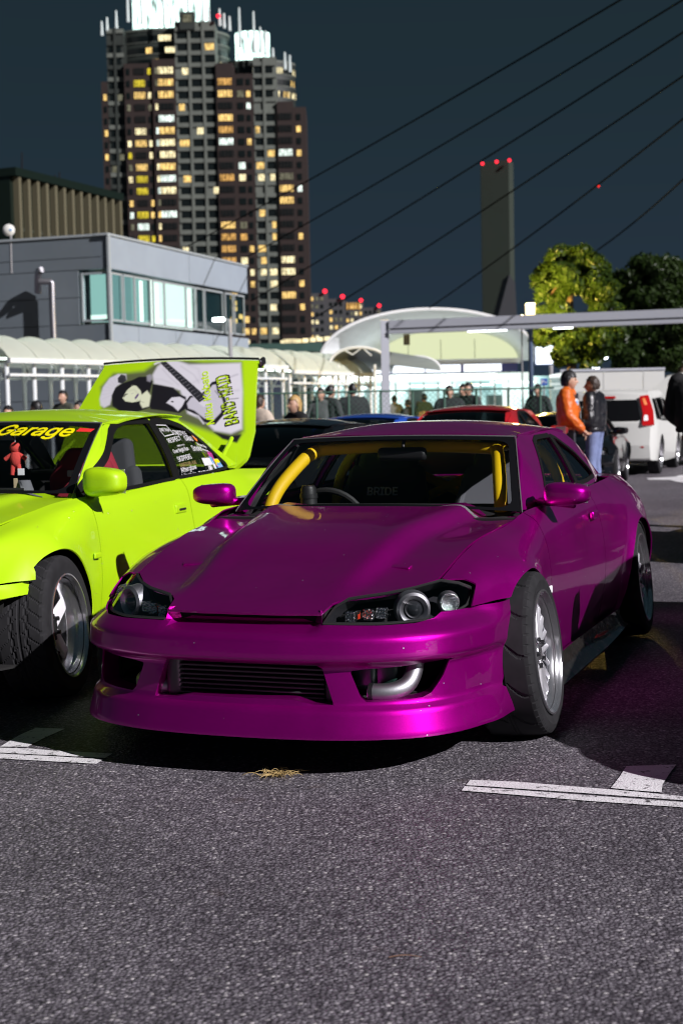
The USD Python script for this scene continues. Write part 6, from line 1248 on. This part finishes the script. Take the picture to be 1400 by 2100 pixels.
def head_mesh(c, yaw, s=1.0, lod=5):
    """a face with brow, nose, lips, chin and ears; local +y is forwards"""
    m = trimesh.creation.icosphere(lod); v = m.vertices.copy(); x, y, z = v.T.copy()
    X, Y, Z = x * .076, y * .094, z * .118
    jaw = np.clip(-z, 0, 1); X *= 1 - .30 * jaw ** 1.6; Y = np.where(y < 0, Y * (1 - .45 * jaw), Y * (1 - .06 * jaw)); Y += np.where(y > 0, .012 * jaw, 0)
    Y = np.where((y > .2) & (z > .1), Y * .97, Y)
    g = lambda cx, cz, sx, sz: np.exp(-((X - cx) / sx) ** 2 - ((Z - cz) / sz) ** 2) * (y > 0)
    Y += .024 * g(0, -.022, .010, .014) + .014 * g(0, -.002, .008, .024) - .012 * (g(.031, .010, .016, .010) + g(-.031, .010, .016, .010)) + .005 * (g(.03, .030, .022, .008) + g(-.03, .030, .022, .008)) + .009 * g(0, -.056, .020, .009) - .005 * g(0, -.072, .02, .006) + .009 * g(0, -.095, .02, .014)
    p = np.stack([X, Y, Z], -1) * s; e = []
    for sg in (-1, 1): q = trimesh.creation.icosphere(2); q.apply_scale([.010, .022, .032]); q.apply_translation([sg * .076, -.008, -.004]); q.apply_scale(s); e.append(q)
    m = trimesh.util.concatenate([trimesh.Trimesh(p, m.faces, process=False)] + e); return T(m, c, rz=yaw)
def hair_mesh(c, yaw, s, kind, seed, lod=5):
    m = trimesh.creation.icosphere(lod); v = m.vertices; x, y, z = v.T
    low = {'short': -.55, 'mop': -.62, 'long': -1.0, 'cap': .1}[kind]
    line = np.where(y > .35, .40 if kind != 'mop' else .18, np.where(y > -.05, np.interp(y, [-.05, .35], [-.22 if kind != 'mop' else -.30, .35 if kind != 'mop' else .10]), low))
    keep = z > line; f = m.faces[keep[m.faces].all(1)]
    nz = meshkit.fbm(np.stack([x * 9, y * 9, z * 3], -1), 3, seed) - .5
    R = np.stack([x * .088, y * .106 - .004, z * .128 + .004], -1) * (1 + .22 * nz[:, None]); R[:, 2] = np.where(z < 0, R[:, 2] * (1.9 if kind == 'long' else 1.12), R[:, 2])
    if kind == 'mop': R *= 1.06
    sh = trimesh.Trimesh(R, f, process=False); inner = trimesh.Trimesh(R * .84, f[:, ::-1], process=False); sh.remove_unreferenced_vertices()
    E = np.vstack([f[:, [0, 1]], f[:, [1, 2]], f[:, [2, 0]]]); _, ix, cn = np.unique(np.sort(E, 1), axis=0, return_index=True, return_counts=True); B = E[ix[cn == 1]]; n = len(R)
    rim = np.vstack([np.stack([B[:, 1], B[:, 0], B[:, 0] + n], 1), np.stack([B[:, 1], B[:, 0] + n, B[:, 1] + n], 1)])
    full = trimesh.Trimesh(np.vstack([R, R * .84]), np.vstack([f, f[:, ::-1] + n, rim]), process=False); full.apply_scale(s); return T(full, c, rz=yaw)
def hand(root, w, d, side, curl=.9):
    """palm and five fingers from the wrist w, pointing along d"""
    w = np.array(w, float); d = np.array(d, float); d /= np.linalg.norm(d); a = np.cross(d, [0, 1, .2]); a /= np.linalg.norm(a); n = np.cross(a, d) * side
    parts = [MS.batch_hull([MS.sphere(.020, 10).translate([float(q) for q in p]) for p in (w, w + d * .035 + a * .022, w + d * .085 + a * .030, w + d * .085 - a * .030, w + d * .03 - a * .02)])]
    for k, L in zip((-1.5, -.5, .5, 1.5), (.062, .074, .078, .066)):
        p0 = w + d * .085 + a * .0195 * k; p1 = p0 + (d * .8 + n * .5 * curl) * L * .5; p2 = p1 + (d * .35 + n * .9 * curl) * L * .5; parts += bones([((*p0, .0095), (*p1, .0088)), ((*p1, .0088), (*p2, .0078))])
    t0 = w + d * .025 + a * .024; t1 = t0 + (a * .7 + d * .6 + n * .3) * .035; t2 = t1 + (d * .9 + n * .4) * .03; parts += bones([((*t0, .012), (*t1, .011)), ((*t1, .011), (*t2, .009))])
    return parts
def person(label, pos, yaw, h=1.72, jacket=None, trousers=None, hair=('short', None), pose='stand', headyaw=0.0, arms=None, wr=.012, group=None, build=1.0, long_coat=False, shoes=None, seed=0, hands=True, skin=None, detail=1):
    root = thing('person', label, 'person', pos, yaw, group); k = h / 1.72; b = build; skin = skin or SKIN
    def S(*p): return tuple(np.array(p) * k)
    hz = 1.60
    A = arms or {1: [(.30, .02, 1.12), (.30, .14, .90)], -1: [(-.30, .02, 1.12), (-.30, .14, .90)]}
    sh = {s: (s * .185 * b, 0, 1.425) for s in (1, -1)}
    core = bones([((*S(0, -.0, 1.02), .09), (*S(0, -.0, 1.30), .095)), ((*S(-.09, 0, 1.33), .07), (*S(.09, 0, 1.33), .07)), ((*S(0, -.015, 1.40), .06 * k), (*S(0, .015, 1.54), .052 * k)), ((*S(-.08, 0, .95), .10), (*S(.08, 0, .95), .10))])
    hp = []
    for s in (1, -1):
        e, w = A[s]; core += bones([((*S(*sh[s]), .052), (*S(*e), .042)), ((*S(*e), .042), (*S(*w), .028))]); core += bones([((*S(s * .09, 0, .92), .08), (*S(s * .105, .02, .50), .055)), ((*S(s * .105, .02, .50), .055), (*S(s * .11, -.02, .09), .038))])
        if hands: d = np.array(w) - np.array(e); core += hand(root, S(*w), d + [0, .02, 0], s)
    ed = 1.0 if detail else 2.2; body = flesh(core, .022 * ed, 6); hd = head_mesh(S(0, .03, hz), headyaw, k * 1.0, 4 + (detail > 0) - (detail < 1))
    obj(root, 'body', [body, hd], skin, 60)
    obj(root, 'hair', hair_mesh(np.array(S(0, .022, hz + .012)), headyaw, k, hair[0], seed, 4 if detail else 3), hair[1] or HAIRB, 50)
    if detail:
        for sx in (-1, 1):
            q = trimesh.creation.icosphere(2, .0105 * k); q.apply_translation([sx * .031 * k, .080 * k, .010 * k]); obj(root, 'eye', T(q, S(0, .03, hz), rz=headyaw), HAIRB, True)
    # jacket
    lo = .62 if long_coat else .98
    tp = [MS.batch_hull([MS.sphere(r * b, 16).translate([float(q) for q in S(*p)]) for p, r in (((-.115 * b, -.015, 1.34), .11), ((.115 * b, -.015, 1.34), .11), ((-.10 * b, .015, 1.18), .128), ((.10 * b, .015, 1.18), .128), ((-.10 * b, 0, lo + .06), .118), ((.10 * b, 0, lo + .06), .118))])]
    tp += bones([((*S(-.12 * b, 0, 1.40), .070), (*S(0, -.01, 1.47), .068)), ((*S(.12 * b, 0, 1.40), .070), (*S(0, -.01, 1.47), .068))])
    for s in (1, -1):
        e, w = A[s]; w2 = np.array(e) + (np.array(w) - np.array(e)) * .93; tp += bones([((*S(*sh[s]), .082 * b), (*S(*e), .068 * b)), ((*S(*e), .068 * b), (*S(*w2), .050 * b))])
    obj(root, 'jacket', flesh(tp, .024 * ed, 8, wr, seed), jacket, 60)
    if not long_coat: obj(root, 'waistband', T(lathe([(.150 * b * k, 0), (.163 * b * k, .012), (.163 * b * k, .05), (.150 * b * k, .065)], 32, 'z'), S(0, .005, .93)).apply_transform(np.diag([1.28, .86, 1, 1])), jacket, 50)
    ls = []
    for s in (1, -1): ls += bones([((*S(s * .088, -.01, .94), .105), (*S(s * .105, .02, .50), .075)), ((*S(s * .105, .02, .50), .075), (*S(s * .11, -.02, .07), .062))])
    ls += bones([((*S(-.07, -.015, .95), .105), (*S(.07, -.015, .95), .105))])
    obj(root, 'trousers', flesh(ls, .03 * ed, 6, .008, seed + 3, 12), trousers, 60)
    for s in (1, -1): obj(root, 'shoe', man(MS.batch_hull([MS.sphere(.04, 10).translate([float(q) for q in S(*p)]) for p in ((s * .11, -.07, .04), (s * .11, .02, .05), (s * .13, .15, .035), (s * .10, .15, .035))])), shoes or M['trim'], 50)
    return root, S
orange = cloth('orange_nylon', (.62, .125, .012), .42); leather = pbr('black_leather', (.012, .012, .015), .30, coat=.4, var=.3, vscale=12, bump=(30, .8, .012)); jeans = cloth('pale_denim', (.16, .20, .36), .8); slacks = cloth('grey_slacks', (.035, .035, .045), .8)
navy = cloth('dark_coat', (.016, .019, .022), .85); blackc = cloth('black_coat', (.008, .008, .009), .85); charcoal = cloth('charcoal_coat', (.035, .04, .042), .85); beigec = cloth('beige_coat', (.40, .33, .24), .85); creamc = cloth('cream_wool', (.50, .42, .34), .85); greyc = cloth('grey_coat', (.10, .11, .11), .85)
# facing: yaw turns local +y; the man in orange looks right, the man in leather looks left
r1, S1 = person('young man in a bright orange bomber jacket facing right', (3.19, 20.5, 0), math.radians(-106), 1.745, orange, slacks, ('mop', HAIRB), arms={1: [(.27, .04, 1.13), (.19, .22, .93)], -1: [(-.30, -.02, 1.13), (-.27, .16, .90)]}, wr=.022, build=1.18, seed=4, headyaw=math.radians(8))
obj(r1, 'dark_shirt', T(rbox((.10, .03, .34), .012), S1(0, .132, 1.26)), cloth('dark_shirt', (.02, .02, .03)), 40)
obj(r1, 'chest_patch', T(lathe([(.001, .006), (.05, .006), (.055, 0)], 24), S1(.105, .135, 1.30), rz=-.35), M['vinyl_white'], 40); obj(r1, 'patch_emblem', T(lathe([(.001, .006), (.028, .004), (.03, 0)], 16), S1(.107, .139, 1.30), rz=-.35), M['vinyl_blue'], 40)
obj(r1, 'camera_strap', tube([S1(.09, -.05, 1.49), S1(.10, .08, 1.42), S1(.05, .155, 1.2), S1(-.02, .17, 1.06)], .011, 6, 20), M['trim'], 40); obj(r1, 'camera_strap', tube([S1(-.09, -.05, 1.49), S1(-.10, .08, 1.42), S1(-.10, .155, 1.2), S1(-.06, .17, 1.06)], .011, 6, 20), M['trim'], 40)
cm_ = thing('photo_camera', 'black camera hanging on the chest of the man in orange', 'camera', (3.19, 20.5, 0), math.radians(-106)); obj(cm_, 'camera_body', T(rbox((.13, .06, .09), .012), S1(-.04, .20, 1.02)), M['trim'], 40); obj(cm_, 'camera_lens', cyl(S1(-.04, .22, 1.02), S1(-.04, .30, 1.01), .034, 20), M['gunmetal'], 40)
r2, S2 = person('man in a black leather jacket and pale blue jeans facing left', (3.61, 20.8, 0), math.radians(62), 1.67, leather, jeans, ('short', HAIRBR), arms={1: [(.29, -.02, 1.12), (.22, .20, .98)], -1: [(-.30, -.03, 1.12), (-.20, .20, .96)]}, wr=.024, build=1.14, seed=8, headyaw=math.radians(14))
obj(r2, 'collar', T(lathe([(.070, 0), (.085, .03), (.080, .05), (.066, .03)], 28, 'z'), S2(0, .0, 1.47)), leather, 40)
person('person in a black coat cut off by the right edge of the picture', (3.68, 14.9, 0), math.radians(-20), 1.80, blackc, blackc, build=1.2, wr=.01, seed=2, hands=False, arms={1: [(.30, .02, 1.12), (.20, .16, 1.0)], -1: [(-.30, .02, 1.12), (-.20, .16, 1.0)]})
FYp = 30.2
def fence_person(label, px, top, D, yaw, jac, hair=('short', None), h=None, coat=True, **kw):
    c = at(px, 800, D); z = at(px, top, D)[2]; person(label, (c[0], D, 0), math.radians(yaw), h or max(1.45, z * 1.0), jac, blackc, hair, wr=.01, long_coat=coat, detail=0, hands=True, **kw)
fence_person('tall man in a dark hooded coat standing with his back turned behind the fence', 723, 788, FYp, 10, navy, build=1.15, seed=11)
fence_person('dark coated person in a black cap left of the tall man', 676, 791, FYp, -50, charcoal, seed=12)
fence_person('dark haired person in grey coat beside the fence post', 658, 797, FYp, 160, greyc, seed=13)
fence_person('blond woman in a dark coat standing before the fence', 606, 829, 17.6, 125, blackc, ('long', HAIRBL), 1.45, seed=14)
fence_person('man in a cream varsity jacket beside the raised lid', 530, 812, 22.0, -40, creamc, ('short', HAIRBR), coat=False, seed=15)
fence_person('person in a dark padded coat behind the red coupe', 921, 792, FYp, 170, navy, build=1.12, seed=16)
fence_person('man with cropped hair in dark coat right of the padded coat', 962, 786, FYp, 130, charcoal, build=1.12, seed=17)
fence_person('shorter person in dark coat half hidden behind the cropped man', 950, 789, 31.4, 150, greyc, seed=18)
fence_person('man in a dark coat leaning by the parking sign', 1103, 789, 32.5, 150, navy, seed=19)
fence_person('faint person in a green coat inside the station glow', 870, 808, 44.0, 30, pbr('green_coat', (.03, .06, .05), .9), seed=20)
fence_person('small person in a dark coat far inside the fence', 836, 820, 44.0, 60, navy, seed=21)
fence_person('person in a beige coat far inside the fence', 856, 824, 44.0, -40, beigec, ('long', HAIRBR), seed=22)
fence_person('pale coated person near the white gate post', 808, 812, 44.0, 20, greyc, seed=23)
fence_person('woman with dark hair just above the lime roof at far left', 16, 832, 20.0, 170, blackc, ('long', HAIRB), 1.42, seed=24)
fence_person('dark haired person looking left above the lime roof', 75, 818, 24.0, 80, navy, ('mop', HAIRB), 1.52, seed=25)
fence_person('person in a green hooded parka behind the lime roof', 130, 802, 29.6, 150, cloth('olive_parka', (.06, .065, .05)), seed=26)
fence_person('person with dark hair just left of the raised lid', 163, 824, 26.0, 120, navy, seed=27)
obj('/World/person_007', 'letter', extr(affinity.translate(text_poly('G', .07, True), -.03, 1.20), .006, 'xz', .12), M['vinyl_black'], False)
